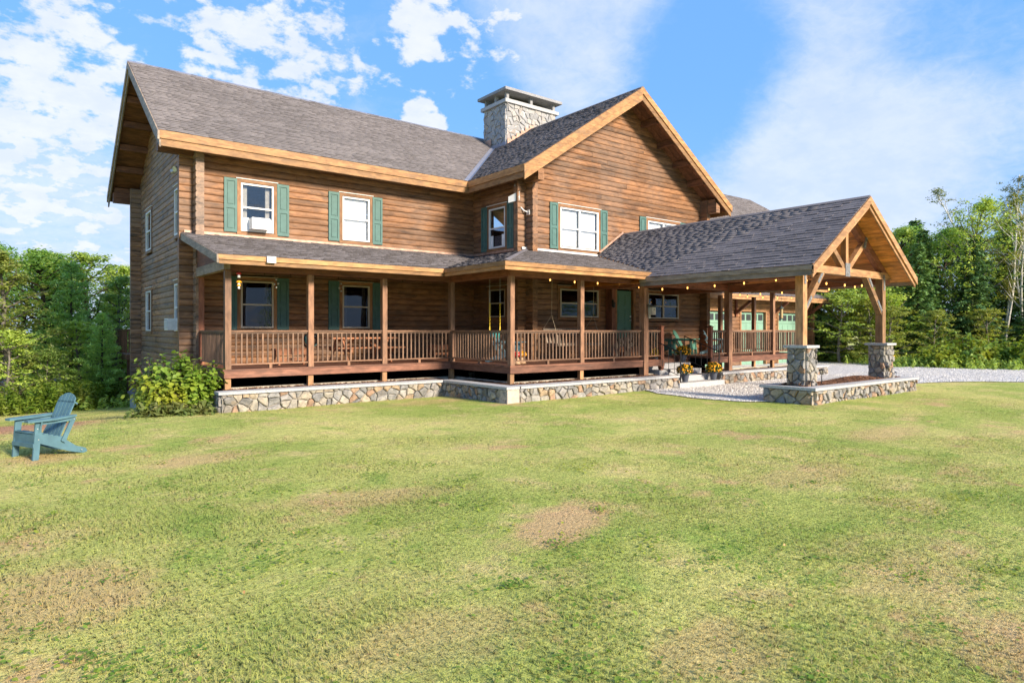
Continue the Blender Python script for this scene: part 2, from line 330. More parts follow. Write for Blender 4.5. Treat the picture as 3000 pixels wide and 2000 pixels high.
# ------------------------------------------------------------------ mesh helpers
class MB:
    def __init__(s): s.v = []; s.f = []
    def add(s, vs, fs):
        o = len(s.v); s.v += [tuple(q) for q in vs]; s.f += [tuple(i + o for i in f) for f in fs]; return s
    def box(s, x0, x1, y0, y1, z0, z1):
        return s.add([(x0, y0, z0), (x1, y0, z0), (x1, y1, z0), (x0, y1, z0), (x0, y0, z1), (x1, y0, z1), (x1, y1, z1), (x0, y1, z1)],
                     [(3, 2, 1, 0), (4, 5, 6, 7), (0, 1, 5, 4), (1, 2, 6, 5), (2, 3, 7, 6), (3, 0, 4, 7)])
    def prism(s, pts, vec):                     # polygon swept along vec
        n = len(pts); a = [Vector(p) for p in pts]; vec = Vector(vec)
        nrm = Vector((0, 0, 0))
        for i in range(n): nrm += a[i].cross(a[(i + 1) % n])
        if nrm.dot(vec) > 0: a.reverse()
        b = [p + vec for p in a]
        return s.add(a + b, [tuple(range(n)), tuple(range(2 * n - 1, n - 1, -1))] + [(i, i + n, (i + 1) % n + n, (i + 1) % n) for i in range(n)])
    def beam(s, p0, p1, w_, h_, up=(0, 0, 1)):
        p0, p1 = Vector(p0), Vector(p1); d = (p1 - p0).normalized(); up = Vector(up)
        sx = d.cross(up)
        if sx.length < 1e-4: sx = d.cross(Vector((0, 1, 0)))
        sx.normalize(); u = sx.cross(d).normalized(); sx *= w_ / 2; u *= h_ / 2
        q = []
        for p in (p0, p1): q += [p - sx - u, p + sx - u, p + sx + u, p - sx + u]
        return s.add(q, [(0, 1, 2, 3), (7, 6, 5, 4), (0, 4, 5, 1), (1, 5, 6, 2), (2, 6, 7, 3), (3, 7, 4, 0)])
    def tube(s, pts, rad, n=6, cap=True):
        pts = [Vector(p) for p in pts]
        if not isinstance(rad, (list, tuple)): rad = [rad] * len(pts)
        o = len(s.v); prev = None
        for i, p in enumerate(pts):
            d = (pts[min(i + 1, len(pts) - 1)] - pts[max(i - 1, 0)]).normalized()
            a = Vector((1, 0, 0)) if abs(d.x) < .9 else Vector((0, 1, 0))
            if prev is not None: a = prev
            u = (a - d * a.dot(d)).normalized(); v_ = d.cross(u); prev = u
            for k in range(n):
                an = 2 * math.pi * k / n; s.v.append(tuple(p + (u * math.cos(an) + v_ * math.sin(an)) * rad[i]))
        for i in range(len(pts) - 1):
            for k in range(n):
                s.f.append((o + i * n + k, o + i * n + (k + 1) % n, o + (i + 1) * n + (k + 1) % n, o + (i + 1) * n + k))
        if cap:
            s.f.append(tuple(o + k for k in range(n - 1, -1, -1))); m_ = o + (len(pts) - 1) * n; s.f.append(tuple(m_ + k for k in range(n)))
        return s
    def lathe(s, prof, c=(0, 0, 0), n=16):
        o = len(s.v)
        for r_, z in prof:
            for k in range(n):
                an = 2 * math.pi * k / n; s.v.append((c[0] + r_ * math.cos(an), c[1] + r_ * math.sin(an), c[2] + z))
        for i in range(len(prof) - 1):
            for k in range(n): s.f.append((o + i * n + k, o + i * n + (k + 1) % n, o + (i + 1) * n + (k + 1) % n, o + (i + 1) * n + k))
        s.f.append(tuple(o + k for k in range(n - 1, -1, -1))); m_ = o + (len(prof) - 1) * n; s.f.append(tuple(m_ + k for k in range(n)))
        return s
    def mesh(s, name='mesh', smooth=False):
        me = bpy.data.meshes.new(name); me.from_pydata(s.v, [], s.f)
        if smooth: me.polygons.foreach_set('use_smooth', [True] * len(me.polygons))
        me.update(); return me

def np_mesh(name, V, quads=None, tris=None):
    me = bpy.data.meshes.new(name); V = np.asarray(V, np.float32)
    loops = []; starts = []; tot = 0
    if quads is not None and len(quads): loops.append(np.asarray(quads, np.int32).ravel()); starts.append(np.arange(len(quads)) * 4); tot = len(quads) * 4
    if tris is not None and len(tris): loops.append(np.asarray(tris, np.int32).ravel()); starts.append(tot + np.arange(len(tris)) * 3)
    L = np.concatenate(loops); S = np.concatenate(starts).astype(np.int32)
    me.vertices.add(len(V)); me.vertices.foreach_set('co', V.ravel())
    me.loops.add(len(L)); me.loops.foreach_set('vertex_index', L)
    me.polygons.add(len(S)); me.polygons.foreach_set('loop_start', S)
    me.update(calc_edges=True); me.validate(); return me

ORIG = {}
def thing(name, loc=(0, 0, 0), label=None, cat=None, group=None, kind=None, rotz=0.):
    o = bpy.data.objects.new(name, None); COL.objects.link(o); o.empty_display_size = .2
    o.location = loc; o.rotation_euler = (0, 0, rotz)
    ORIG[o.name] = Matrix.Translation(loc) @ Matrix.Rotation(rotz, 4, 'Z')
    tag(o, label, cat, group, kind); return o
def tag(o, label=None, cat=None, group=None, kind=None):
    if label: o['label'] = label
    if cat: o['category'] = cat
    if group: o['group'] = group
    if kind: o['kind'] = kind
    return o
def put(name, me, m, parent=None, local=False, smooth=False):
    if isinstance(me, MB): me = me.mesh(name, smooth)
    o = bpy.data.objects.new(name, me); COL.objects.link(o)
    if m is not None and not me.materials: me.materials.append(MATS[m] if isinstance(m, str) else m)
    if parent is not None:
        o.parent = parent
        if not local: o.matrix_parent_inverse = wm(parent).inverted()
    return o
def wm(o):
    M = ORIG.get(o.name, Matrix.Identity(4))
    return M
def sub_empty(name, parent):                    # a part that only gathers its pieces
    o = bpy.data.objects.new(name, None); COL.objects.link(o); o.parent = parent; o.empty_display_size = .1
    o.matrix_parent_inverse = wm(parent).inverted(); return o
def copy_tree(o, parent=None):
    c = o.copy(); COL.objects.link(c); c.parent = parent
    for ch in list(o.children): copy_tree(ch, c)
    return c
def B(*a): return MB().box(*a)

# ------------------------------------------------------------------ ground
def ss(x, a, b): t_ = np.clip((x - a) / (b - a), 0, 1); return t_ * t_ * (3 - 2 * t_)
def gh(X, Y):
    X = np.asarray(X, float); Y = np.asarray(Y, float)
    h = .03 + .018 * np.sin(X * .55 + 1) * np.cos(Y * .47) + .012 * np.sin(X * 1.3 - Y * .9)
    left = 1 - ss(X, 4, 14)
    h = h - left * .072 * np.clip(Y - 13.5, 0, 19) * ss(Y, 13.5, 19)
    h = h + .03 * ss(X, 9, 16)
    return h
def ghf(x, y): return float(gh(x, y))
xs = np.unique(np.concatenate([np.linspace(-400, -40, 19), np.arange(-40, -6, 2.), np.arange(-6, 30, .5), np.arange(30, 70, 2.), np.linspace(70, 500, 22)]))
ys = np.unique(np.concatenate([np.linspace(-400, -30, 19), np.arange(-30, -2, 2.), np.arange(-2, 34, .5), np.arange(34, 80, 2.), np.linspace(80, 500, 20)]))
GX, GY = np.meshgrid(xs, ys, indexing='ij'); GZ = gh(GX, GY)
nx, ny = GX.shape; I = np.arange(nx * ny).reshape(nx, ny)
lawn = put('lawn', np_mesh('lawn', np.stack([GX, GY, GZ], -1).reshape(-1, 3), np.stack([I[:-1, :-1], I[1:, :-1], I[1:, 1:], I[:-1, 1:]], -1).reshape(-1, 4)), 'lawn')
tag(lawn, 'mown lawn of green and dry yellow grass in front of the house', 'lawn', kind='structure')

def sheet(name, poly, dz, m, cuts=4):
    bm = bmesh.new(); vs = [bm.verts.new((x, y, 0)) for x, y in poly]; bm.faces.new(vs)
    bmesh.ops.triangulate(bm, faces=bm.faces[:])
    for _ in range(cuts):
        long = [e for e in bm.edges if e.calc_length() > 1.2]
        if not long: break
        bmesh.ops.subdivide_edges(bm, edges=long, cuts=1); bmesh.ops.triangulate(bm, faces=[f for f in bm.faces if len(f.verts) > 3])
    for v_ in bm.verts: v_.co.z = ghf(v_.co.x, v_.co.y) + dz
    bmesh.ops.recalc_face_normals(bm, faces=bm.faces[:])
    me = bpy.data.meshes.new(name); bm.to_mesh(me); bm.free()
    if me.polygons[0].normal.z < 0: me.flip_normals()
    return put(name, me, m)
def inside(px, py, poly):
    px = np.asarray(px); py = np.asarray(py); c_ = np.zeros(px.shape, bool); n = len(poly)
    for i in range(n):
        x0, y0 = poly[i]; x1, y1 = poly[(i + 1) % n]
        cond = ((y0 > py) != (y1 > py)) & (px < (x1 - x0) * (py - y0) / (y1 - y0 + 1e-12) + x0)
        c_ ^= cond
    return c_
GRAVEL = [(14.75, 12.62), (14.45, 12.2), (14.2, 11.6), (14.12, 10.8), (14.15, 10.1), (14.4, 9.4), (14.75, 8.95), (15.2, 8.6), (20.9, 8.2), (22.0, 8.35), (23.2, 8.75), (24.5, 8.8), (25.8, 8.0), (27.4, 6.6), (29.6, 4.4), (32, 1.6), (36, -3), (42, -8), (60, -24),
          (66, -18), (48, -4), (42, 2), (38.5, 6.2), (36.3, 8.6), (35.0, 10.4), (34.0, 12.2), (34.6, 14.2), (36.4, 16), (37, 18.3), (24, 18.6), (22, 14), (16, 13.6)]
def chaikin(P):
    Q = []
    for i in range(len(P)):
        a, b = P[i], P[(i + 1) % len(P)]
        Q += [(a[0] * .75 + b[0] * .25, a[1] * .75 + b[1] * .25), (a[0] * .25 + b[0] * .75, a[1] * .25 + b[1] * .75)]
    return Q
GRV = [(x + .05 * math.sin(5.1 * y + x), y + .05 * math.sin(4.3 * x)) for x, y in chaikin(GRAVEL)]
tag(sheet('gravel_drive', GRV, .02, 'gravel'), 'pale crushed stone driveway running past the steps and the planter', 'driveway', kind='structure')
tag(sheet('forest_floor', [(60, -30), (75, -20), (75, 60), (30, 60), (36.8, 19), (36.2, 16.2), (34.2, 13.9), (33.6, 12.2), (34.8, 10.1), (36.1, 8.3), (38.3, 5.9), (42, 1.5), (48, -4.5), (58, -14)], .012, 'soil'), 'shaded soil under the trees beyond the drive', 'ground', kind='structure')
tag(sheet('forest_floor', [(-14, 20), (-7, 24.3), (-1, 24.6), (1.4, 26.2), (2.6, 28), (3.6, 33), (12, 34), (12, 60), (-20, 60)], .012, 'soil'), 'shaded soil under the trees behind the chair', 'ground', kind='structure')

# ------------------------------------------------------------------ the log house
XM, XJ, XR = 4.03, 13.27, 22.66            # outer faces: left gable, jog, right side
YF1, YF2, YB = 19.25, 16.28, 27.97
EXT, CH, WT = .35, .18, .2
S = .66; ZE = 6.92                          # roof pitch and eave height
EO = .74
house = thing('log_house', (XM, YF1, 0), 'two storey brown log house with covered porch and shingled gable roofs', 'house')

def log_profile():
    pts = []
    for k in range(8):
        a = (-1, -.95, -.78, -.3, .3, .78, .95, 1)[k]
        pts.append((.012 - .034 * abs(a) ** 7, .5 + a * .5))
    return pts                                # (outward bulge, height fraction) on the outer side
LP = log_profile()
def make_log(axis, plane, u0, u1, z0, ch=CH, th=WT, m='log_x', parent=None, side=-1):
    """one D-shaped log of a wall: axis 'x' runs along X and faces -Y; axis 'y' runs along Y and faces -X (side=+1 faces the other way)"""
    j = random.uniform(-.004, .004); mb = MB(); n = len(LP)
    prof = [(b + j, z0 + f * (ch + .002)) for b, f in LP] + [(-th, z0 + ch + .002), (-th, z0)]
    vs = []
    for u in (u0, u1):
        for b, z in prof:
            vs.append((u, plane + side * b, z) if axis == 'x' else (plane + side * b, u, z))
    k = len(prof)
    fs = [tuple(range(k)), tuple(range(2 * k - 1, k - 1, -1))] + [(i, i + k, (i + 1) % k + k, (i + 1) % k) for i in range(k)]
    if axis == 'y': fs = [f[::-1] for f in fs]
    if side == 1: fs = [f[::-1] for f in fs]
    mb.add(vs, fs); return put('log', mb, m, parent)
def log_wall(name, axis, plane, u0f, u1f, z0, z1, holes, m, joints=0, side=-1):
    wl = sub_empty(name, house); z = z0
    while z < z1 - .02:
        a, b = u0f(z), u1f(z)
        if b - a < .25: break
        segs = [(a, b)]
        for (h0, h1, k0, k1) in holes:
            if z + CH > k0 + .03 and z < k1 - .03:
                new = []
                for p, q in segs:
                    if h1 <= p or h0 >= q: new.append((p, q)); continue
                    if h0 - p > .05: new.append((p, h0))
                    if q - h1 > .05: new.append((h1, q))
                segs = new
        if joints and len(segs) == 1 and b - a > 4:
            cut = a + (b - a) * random.uniform(.25, .75); segs = [(a, cut - .003), (cut + .003, b)]
        for p, q in segs: make_log(axis, plane, p, q, z, m=m, parent=wl, side=side)
        z += CH
    return wl
UW, LW = (4.64, 6.00), (1.89, 3.23)         # upper and lower window heights
W_M = [(5.26, 6.17), (8.29, 9.20)]
W_R = [(14.73, 16.54), (19.20, 21.03)]
W_J = (17.34, 18.26)
W_G = [(20.5, 21.5), (25.5, 26.5)]
DOOR = (17.50, 18.38, 1.26, 3.30)
e = .04
log_wall('front_wall', 'x', YF1, lambda z: XM - EXT, lambda z: XJ + .1, .34, 7.2,
         [(a - e, b + e, z0 - e, z1 + e) for a, b in W_M for z0, z1 in (UW, LW)], 'log_x', 1)
def gx(z): return XM
def gable_lo(z): return max(YF1 - EXT, 18.51 + (z + .22 - ZE) / S) if z > 6.6 else YF1 - EXT
def gable_hi(z): return min(YB + EXT, 28.87 - (z + .22 - ZE) / S) if z > 6.6 else YB
log_wall('gable_wall', 'y', XM, gable_lo, gable_hi, -.65 + .09, 10.3,
         [(a - e, b + e, z0 - e, z1 + e) for a, b in W_G for z0, z1 in (UW, (1.80, 3.20))], 'weathered_log_y', 0)
log_wall('rear_wall', 'x', YB - .2, lambda z: XM - EXT, lambda z: XM + .9, -.65, 7.1, [], 'weathered_log_x', 0)
log_wall('side_wall', 'y', XJ, lambda z: YF2 - EXT, lambda z: YF1 + .1, .34 + .09, 7.15,
         [(W_J[0] - e, W_J[1] + e, 4.63 - e, 5.99 + e), (W_J[0] - e, W_J[1] + e, 2.27 - e, 3.22 + e)], 'log_y', 0)
RX = (12.53 + 23.36) / 2
def r_lo(z): return max(XJ - EXT, 12.53 + (z + .22 - ZE) / S) if z > 6.6 else XJ - EXT
def r_hi(z): return min(XR + .0, 23.36 - (z + .22 - ZE) / S) if z > 6.6 else XR
log_wall('front_wall', 'x', YF2, r_lo, r_hi, .34, 10.4,
         [(a - e, b + e, z0 - e, z1 + e) for a, b in W_R for z0, z1 in ((4.60, 5.97), (2.27, 3.22))] + [(DOOR[0] - e, DOOR[1] + e, DOOR[2] - .06, DOOR[3] + e)], 'log_x', 1)
log_wall('corner_logs', 'y', XR, lambda z: YF2 - EXT, lambda z: YF2 + 1.2, .34 + .09, 7.1, [], 'log_y', 0, side=1)
# hidden outer shell that closes the rooms
put('rear_shell', MB().box(XM + .3, XR, YB - .25, YB - .15, -.6, 7.1), 'interior', house)
put('side_shell', MB().box(XR - .19, XR - .05, YF2 + 1.2, YB - .2, .3, 7.1), 'interior', house)
put('floor', MB().box(XM + .25, XJ + .1, YF1 + .25, YB - .3, 1.16, 1.26).box(XJ + .25, XR - .25, YF2 + .25, YB - .31, 1.16, 1.26), 'interior', house)
put('upper_floor', MB().box(XM + .25, XJ + .1, YF1 + .25, YB - .3, 3.9, 4.1).box(XJ + .25, XR - .25, YF2 + .25, YB - .31, 3.9, 4.1), 'interior', house)
put('foundation', MB().box(XM + .05, XJ, YF1 + .05, YB - .05, -1.2, .33).box(XJ + .05, XR - .05, YF2 + .05, YB - .06, -1.2, .33), 'concrete', house)

# ---- roofs: slab (wood underside) with shingles, fascia boards
class Plane:
    """roof plane over an eave line; pts are (u along eave, v horizontal run up slope) polygons"""
    def __init__(s, o, a, up, slope):
        s.o = Vector(o); s.a = Vector(a).normalized(); h = Vector(up).normalized(); s.k = math.sqrt(1 + slope * slope)
        s.s = Vector((h.x, h.y, slope)) / s.k; s.n = s.a.cross(s.s).normalized()
        if s.n.z < 0: s.n = -s.n
    def p(s, u, v, n=0.): return s.o + s.a * u + s.s * v + s.n * n
def scan(poly, v):
    xs_ = []
    for i in range(len(poly)):
        (u0, v0), (u1, v1) = poly[i], poly[(i + 1) % len(poly)]
        if (v0 <= v) != (v1 <= v): xs_.append(u0 + (u1 - u0) * (v - v0) / (v1 - v0))
    return (min(xs_), max(xs_)) if len(xs_) > 1 else None
def tab_geo(pl, u0, u1, v, ex, lift, vmax=1e9):
    hd = min(ex * 1.25, max(vmax - v, .02))
    return [pl.p(u0, v, .004), pl.p(u1, v, .004), pl.p(u0, v, .014 + lift), pl.p(u1, v, .014 + lift), pl.p(u0, v + hd, .006), pl.p(u1, v + hd, .006)]
TABF = [(0, 1, 3, 2), (2, 3, 5, 4), (0, 2, 4), (1, 5, 3)]
def shingles(pl, poly, ex, wmin, wmax, seed):
    rr = random.Random(seed); out = []; vmax = max(v for u, v in poly); v = 0.0
    while v < vmax - .02:
        q = scan(poly, min(v + ex * .4, vmax - .01))
        if q:
            u = q[0] - .02; first = True
            while u < q[1]:
                w_ = rr.uniform(wmin, wmax) * (rr.uniform(.3, 1) if first else 1); first = False
                u1 = min(u + w_, q[1] + .02)
                if u1 - u > .02: out.append((u, u1 - .006, v, rr.choice((.0, .003, .008, .014))))
                u = u1
        v += ex
    return out
def roof(name, parent, pl, poly, m, seed, thick=.22, ex=.14, wmin=.16, wmax=.38, soff='soffit_x', individual=None, flip=False):
    """slab, then the shingles: all joined as stuff, or the ones that show largest single"""
    top = [pl.p(u, v, -.004) for u, v in poly]
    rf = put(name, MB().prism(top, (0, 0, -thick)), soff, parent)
    tabs = shingles(pl, poly, ex, wmin, wmax, seed); vtop = max(v for u, v in poly)
    single = []
    if individual:
        key = lambda t_: (pl.p((t_[0] + t_[1]) / 2, t_[2]) - cam.location).length
        tabs.sort(key=key); single, tabs = tabs[:individual], tabs[individual:]
    for (u0, u1, v, l) in single:
        o = MB().add(tab_geo(pl, u0, u1, v, ex, l, vtop), TABF); q_ = put('shingle', o, m, rf); q_.data.materials.append(MATS['asphalt_shadow_edge']); q_.data.polygons[0].material_index = 1
    V = []; Q = []; T = []
    for (u0, u1, v, l) in tabs:
        k = len(V); V += [tuple(p) for p in tab_geo(pl, u0, u1, v, ex, l, vtop)]
        Q += [(k, k + 1, k + 3, k + 2), (k + 2, k + 3, k + 5, k + 4)]; T += [(k, k + 2, k + 4), (k + 1, k + 5, k + 3)]
    if V:
        o = put('shingles', np_mesh('shingles', V, Q, T), m, rf); o['kind'] = 'stuff'; o.data.materials.append(MATS['asphalt_shadow_edge'])
        mi = np.zeros(len(o.data.polygons), np.int32); mi[:len(Q):2] = 1; o.data.polygons.foreach_set('material_index', mi)
    return rf
KS = math.sqrt(1 + S * S)
# main wing, front slope (its right edge is the valley)
pl_m = Plane((3.09, 18.51, ZE), (1, 0, 0), (0, 1, 0), S)
hw = 23.69 - 18.51
rf_m = roof('front_roof', house, pl_m, [(0, 0), (9.44, 0), (9.44 + hw, hw * KS), (0, hw * KS)], 'shingle_brown', 1)
pl_mb = Plane((3.09, 28.87, ZE), (1, 0, 0), (0, -1, 0), S)
roof('rear_roof', house, pl_mb, [(0, 0), (9.44, 0), (9.44 + hw, hw * KS), (0, hw * KS)], 'shingle_brown', 2, ex=.5)
# right wing
hw2 = RX - 12.53
pl_rl = Plane((12.53, 15.43, ZE), (0, 1, 0), (1, 0, 0), S)
vy = 18.51 - 15.43
rf_rl = roof('wing_roof', house, pl_rl, [(0, 0), (vy, 0), (vy + hw, hw * KS), (vy + hw2, hw2 * KS), (0, hw2 * KS)], 'shingle_dark', 3, soff='soffit_y')
roof('wing_roof', house, pl_rl, [(vy + hw2, hw2 * KS), (vy + hw, hw * KS), (13.44, .0), (13.44, hw2 * KS)], 'shingle_dark', 33, ex=.5)
pl_rr = Plane((23.36, 15.43, ZE), (0, 1, 0), (-1, 0, 0), S)
rf_rr = roof('wing_roof', house, pl_rr, [(0, 0), (13.44, 0), (13.44, hw2 * KS), (0, hw2 * KS)], 'shingle_dark', 4, ex=.3, soff='soffit_y')
put('ridge_cap', MB().prism([(3.06, 23.60, ZE + 5.09 * S + .012), (3.06, 23.69, ZE + hw * S + .03), (3.06, 23.78, ZE + 5.09 * S + .012)], (14.6, 0, 0)), 'lead_grey', rf_m)
zr2 = ZE + hw2 * S
put('ridge_cap', MB().prism([(RX - .14, 15.40, zr2 - .06), (RX, 15.40, zr2 + .035), (RX + .14, 15.40, zr2 - .06)], (0, 13, 0)), 'shingle_dark', rf_rl)
# fascia, two boards each
def fb(parent, x0, x1, y0, y1, z0, z1, m): put('fascia_board', B(x0, x1, y0, y1, z0, z1), m, parent)
fb(rf_m, 3.085, 12.535, 18.462, 18.507, ZE - .215, ZE - .012, 'fascia_x'); fb(rf_m, 3.10, 12.56, 18.495, 18.54, ZE - .40, ZE - .216, 'fascia_x')
fb(rf_rl, 12.482, 12.527, 15.425, 18.46, ZE - .215, ZE - .012, 'fascia_y'); fb(rf_rl, 12.515, 12.56, 15.47, 18.49, ZE - .40, ZE - .216, 'fascia_y')
fb(rf_rr, 23.363, 23.408, 15.425, 28.8, ZE - .215, ZE - .012, 'fascia_y'); fb(rf_rr, 23.33, 23.375, 15.47, 28.8, ZE - .40, ZE - .216, 'fascia_y')
def rake(parent, axis, at_, e0, r0, z0, zr, m, d0, d1, w_=.045, sgn=-1):
    """sloping fascia in a gable: from eave (e0,z0) to ridge (r0,zr); d0..d1 below the roof surface"""
    q = [(e0, z0 - d0), (r0, zr - d0), (r0, zr - d1), (e0, z0 - d1)]
    if axis == 'y': pts = [(at_, a, z) for a, z in q]; vec = (sgn * w_, 0, 0)
    else: pts = [(a, at_, z) for a, z in q]; vec = (0, sgn * w_, 0)
    put('fascia_board', MB().prism(pts, vec), m, parent)
rake(rf_m, 'y', 3.085, 18.462, 23.69, ZE - .02, ZE + hw * S, 'greywood_y', .01, .23); rake(rf_m, 'y', 3.12, 18.49, 23.69, ZE - .01, ZE + hw * S, 'greywood_y', .231, .42, .04)
rb = sub_empty('rear_rake', house)
rake(rb, 'y', 3.086, 28.9, 23.69, ZE - .02, ZE + hw * S, 'greywood_y', .012, .23); rake(rb, 'y', 3.121, 28.88, 23.69, ZE - .01, ZE + hw * S, 'greywood_y', .231, .42, .04)
rake(rf_rl, 'x', 15.427, 12.482, RX, ZE - .03, zr2, 'fascia_x', .012, .25); rake(rf_rl, 'x', 15.46, 12.52, RX, ZE - .01, zr2, 'fascia_x', .251, .47, .04)
rake(rf_rr, 'x', 15.426, 23.408, RX, ZE - .03, zr2, 'fascia_x', .012, .25); rake(rf_rr, 'x', 15.461, 23.37, RX, ZE - .01, zr2, 'fascia_x', .251, .47, .04)
# purlins under the gable overhangs
for f in (.0, .2, .4, .6, .8):
    z = ZE + (.74 + f * (hw - .74)) * S - .24
    for sy in (1, -1):
        y = 23.69 + sy * (hw - .74) * (1 - f)
        if f == 0: put('plate_beam', B(3.16, XM + .1, y - .1, y + .1, 6.55, 6.73).box(3.16, XM + .1, y - .1, y + .1, 6.74, 6.92).box(3.2, XM + .1, y - .09, y + .09, 6.93, 7.1), 'soffit_x', house)
        else: put('purlin', B(3.16, XM + .1, y - .07, y + .07, z - .22, z - .012), 'soffit_x', house)
    z = ZE + (.74 + f * (hw2 - .74)) * S - .24
    for sx in (1, -1):
        x = RX + sx * (hw2 - .74) * (1 - f)
        if f == 0: put('plate_beam', B(x - .12, x + .12, 15.52, YF2 + .1, 6.55, 6.73).box(x - .12, x + .12, 15.52, YF2 + .1, 6.74, 6.92).box(x - .1, x + .1, 15.6, YF2 + .1, 6.93, 7.1), 'log_y', house)
        else: put('purlin', B(x - .07, x + .07, 15.52, YF2 + .1, z - .22, z - .012), 'soffit_y', house)
# gable ceiling boards (soffit planks) are grooved strips under each slope
for sx in (1, -1):
    for i in range(3):
        y0 = 15.52 + i * .26
        a = Vector((RX + sx * 5.35, y0, ZE + .065 * S - .235)); b = Vector((RX, y0, zr2 - .235))
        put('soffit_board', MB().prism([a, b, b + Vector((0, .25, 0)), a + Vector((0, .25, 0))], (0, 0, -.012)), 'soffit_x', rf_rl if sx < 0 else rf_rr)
# valley and flashings
put('valley_flashing', MB().prism([pl_m.p(9.44 - .17, 0, .03), pl_m.p(9.44 + .02, -.03, .03), pl_m.p(9.44 + 4.12, 4.1 * KS, .03), pl_m.p(9.44 + 3.93, 4.1 * KS, .03)], (0, 0, .004)), 'lead_grey', rf_m)
put('valley_flashing', MB().prism([pl_rl.p(vy - .17, 0, .03), pl_rl.p(vy + .02, -.03, .03), pl_rl.p(vy + 4.12, 4.1 * KS, .03), pl_rl.p(vy + 3.93, 4.1 * KS, .03)], (0, 0, .004)), 'lead_grey', rf_rl)

# ---- windows, shutters, doors
def wbox(mb, axis, pl, u0, u1, n0, n1, z0, z1):
    if axis == 'x': return mb.box(u0, u1, pl - n1, pl - n0, z0, z1)
    return mb.box(pl - n1, pl - n0, u0, u1, z0, z1)
def window(axis, pl, u0, u1, z0, z1, double=False, blind=None, frame='white_vinyl', case='casing', screen=False, curtain=False, parent=None, hcase=.09, cap=True):
    parent = parent or house
    bx_ = lambda *a: wbox(MB(), axis, pl, *a)
    cm = case + '_' + axis
    f = .045
    fr = MB(); wbox(fr, axis, pl, u0, u0 + f, -.02, .05, z0, z1); wbox(fr, axis, pl, u1 - f, u1, -.02, .05, z0, z1)
    wbox(fr, axis, pl, u0 + f, u1 - f, -.02, .05, z1 - f, z1); wbox(fr, axis, pl, u0 + f, u1 - f, -.02, .05, z0, z0 + f)
    wn = put('window', fr, frame, parent)
    cs = .10
    for a, b, c0, c1 in [(u0 - cs, u0 - .002, z0 - .02, z1 + .02), (u1 + .002, u1 + cs, z0 - .02, z1 + .02)]: put('casing', bx_(a, b, -.06, .04, c0, c1), case + '_z', wn)
    put('casing', bx_(u0 - cs - .01, u1 + cs + .01, -.06, .042, z1 + .021, z1 + .021 + hcase), cm, wn)
    put('sill', bx_(u0 - cs - .01, u1 + cs + .01, -.06, .06, z0 - .10, z0 - .021), cm, wn)
    if cap: put('drip_cap', bx_(u0 - cs - .03, u1 + cs + .03, -.04, .065, z1 + .022 + hcase, z1 + .022 + hcase + .018), frame, wn)
    cols = [(u0 + f, u1 - f)]
    if double:
        mid = (u0 + u1) / 2; put('mullion', bx_(mid - .035, mid + .035, -.02, .046, z0 + f, z1 - f), frame, wn); cols = [(u0 + f, mid - .035), (mid + .035, u1 - f)]
    zm = (z0 + z1) / 2
    for a, b in cols:
        put('meeting_rail', bx_(a, b, -.01, .035, zm - .022, zm + .022), frame, wn)
        put('pane', bx_(a, b, .006, .010, zm + .022, z1 - f), 'screen_glass' if frame == 'tan_vinyl' else 'glass', wn); put('pane', bx_(a, b, -.006, -.002, z0 + f, zm - .022), 'screen_glass' if screen or frame == 'tan_vinyl' else 'glass', wn)
        if blind: put('blind', bx_(a + .01, b - .01, -.075, -.07, z0 + f + (z1 - z0) * (1 - blind), z1 - f - .002), 'blind', wn)
        if curtain:
            for (c0, c1) in ((a + .02, a + (b - a) * .2), (b - (b - a) * .18, b - .02)):
                mb = MB(); k = 6
                vs = []
                for i in range(k + 1):
                    u = c0 + (c1 - c0) * i / k; n_ = -.12 + .02 * (i % 2)
                    vs += [(u, pl - n_, z0 + .05) if axis == 'x' else (pl - n_, u, z0 + .05), (u, pl - n_, z1 - .05) if axis == 'x' else (pl - n_, u, z1 - .05)]
                mb.add(vs, [(2 * i, 2 * i + 2, 2 * i + 3, 2 * i + 1) for i in range(k)]); put('curtain', mb, 'curtain', wn)
    return wn
def shutter(axis, pl, u0, u1, z0, z1, parent=None):
    mb = MB(); st = .06; zm = z0 + (z1 - z0) * .47
    for a, b, c0, c1 in [(u0, u0 + st, z0, z1), (u1 - st, u1, z0, z1), (u0 + st, u1 - st, z0, z0 + .08), (u0 + st, u1 - st, z1 - .08, z1), (u0 + st, u1 - st, zm - .045, zm + .045)]: wbox(mb, axis, pl, a, b, .015, .052, c0, c1)
    sh = put('shutter', mb, 'shutter', parent or house)
    for c0, c1 in ((z0 + .08, zm - .045), (zm + .045, z1 - .08)):
        put('panel', wbox(wbox(MB(), axis, pl, u0 + st, u1 - st, .015, .030, c0, c1), axis, pl, u0 + st + .035, u1 - st - .035, .0301, .046, c0 + .035, c1 - .035), 'shutter', sh)
for i, (a, b) in enumerate(W_M):
    window('x', YF1, a, b, *UW, blind=(None, 1.)[i] if i else None, curtain=not i)
    window('x', YF1, a, b, *LW, frame='tan_vinyl', curtain=True)
    for z0, z1 in ((UW[0] - .05, UW[1] + .1), (LW[0] - .05, LW[1] + .12)):
        shutter('x', YF1, a - .45, a - .105, z0, z1); shutter('x', YF1, b + .105, b + .45, z0, z1)
for i, (a, b) in enumerate(W_R):
    window('x', YF2, a, b, 4.60, 5.97, True, blind=(.97, .99)[i]); window('x', YF2, a, b, 2.27, 3.22, True, frame='tan_vinyl')
    for u0, u1 in ((a - .46, a - .105), (b + .105, b + .46)): shutter('x', YF2, u0, u1, 4.55, 6.09)
window('y', XJ, *W_J, 4.63, 5.99, screen=True); window('y', XJ, *W_J, 2.27, 3.22, frame='tan_vinyl')
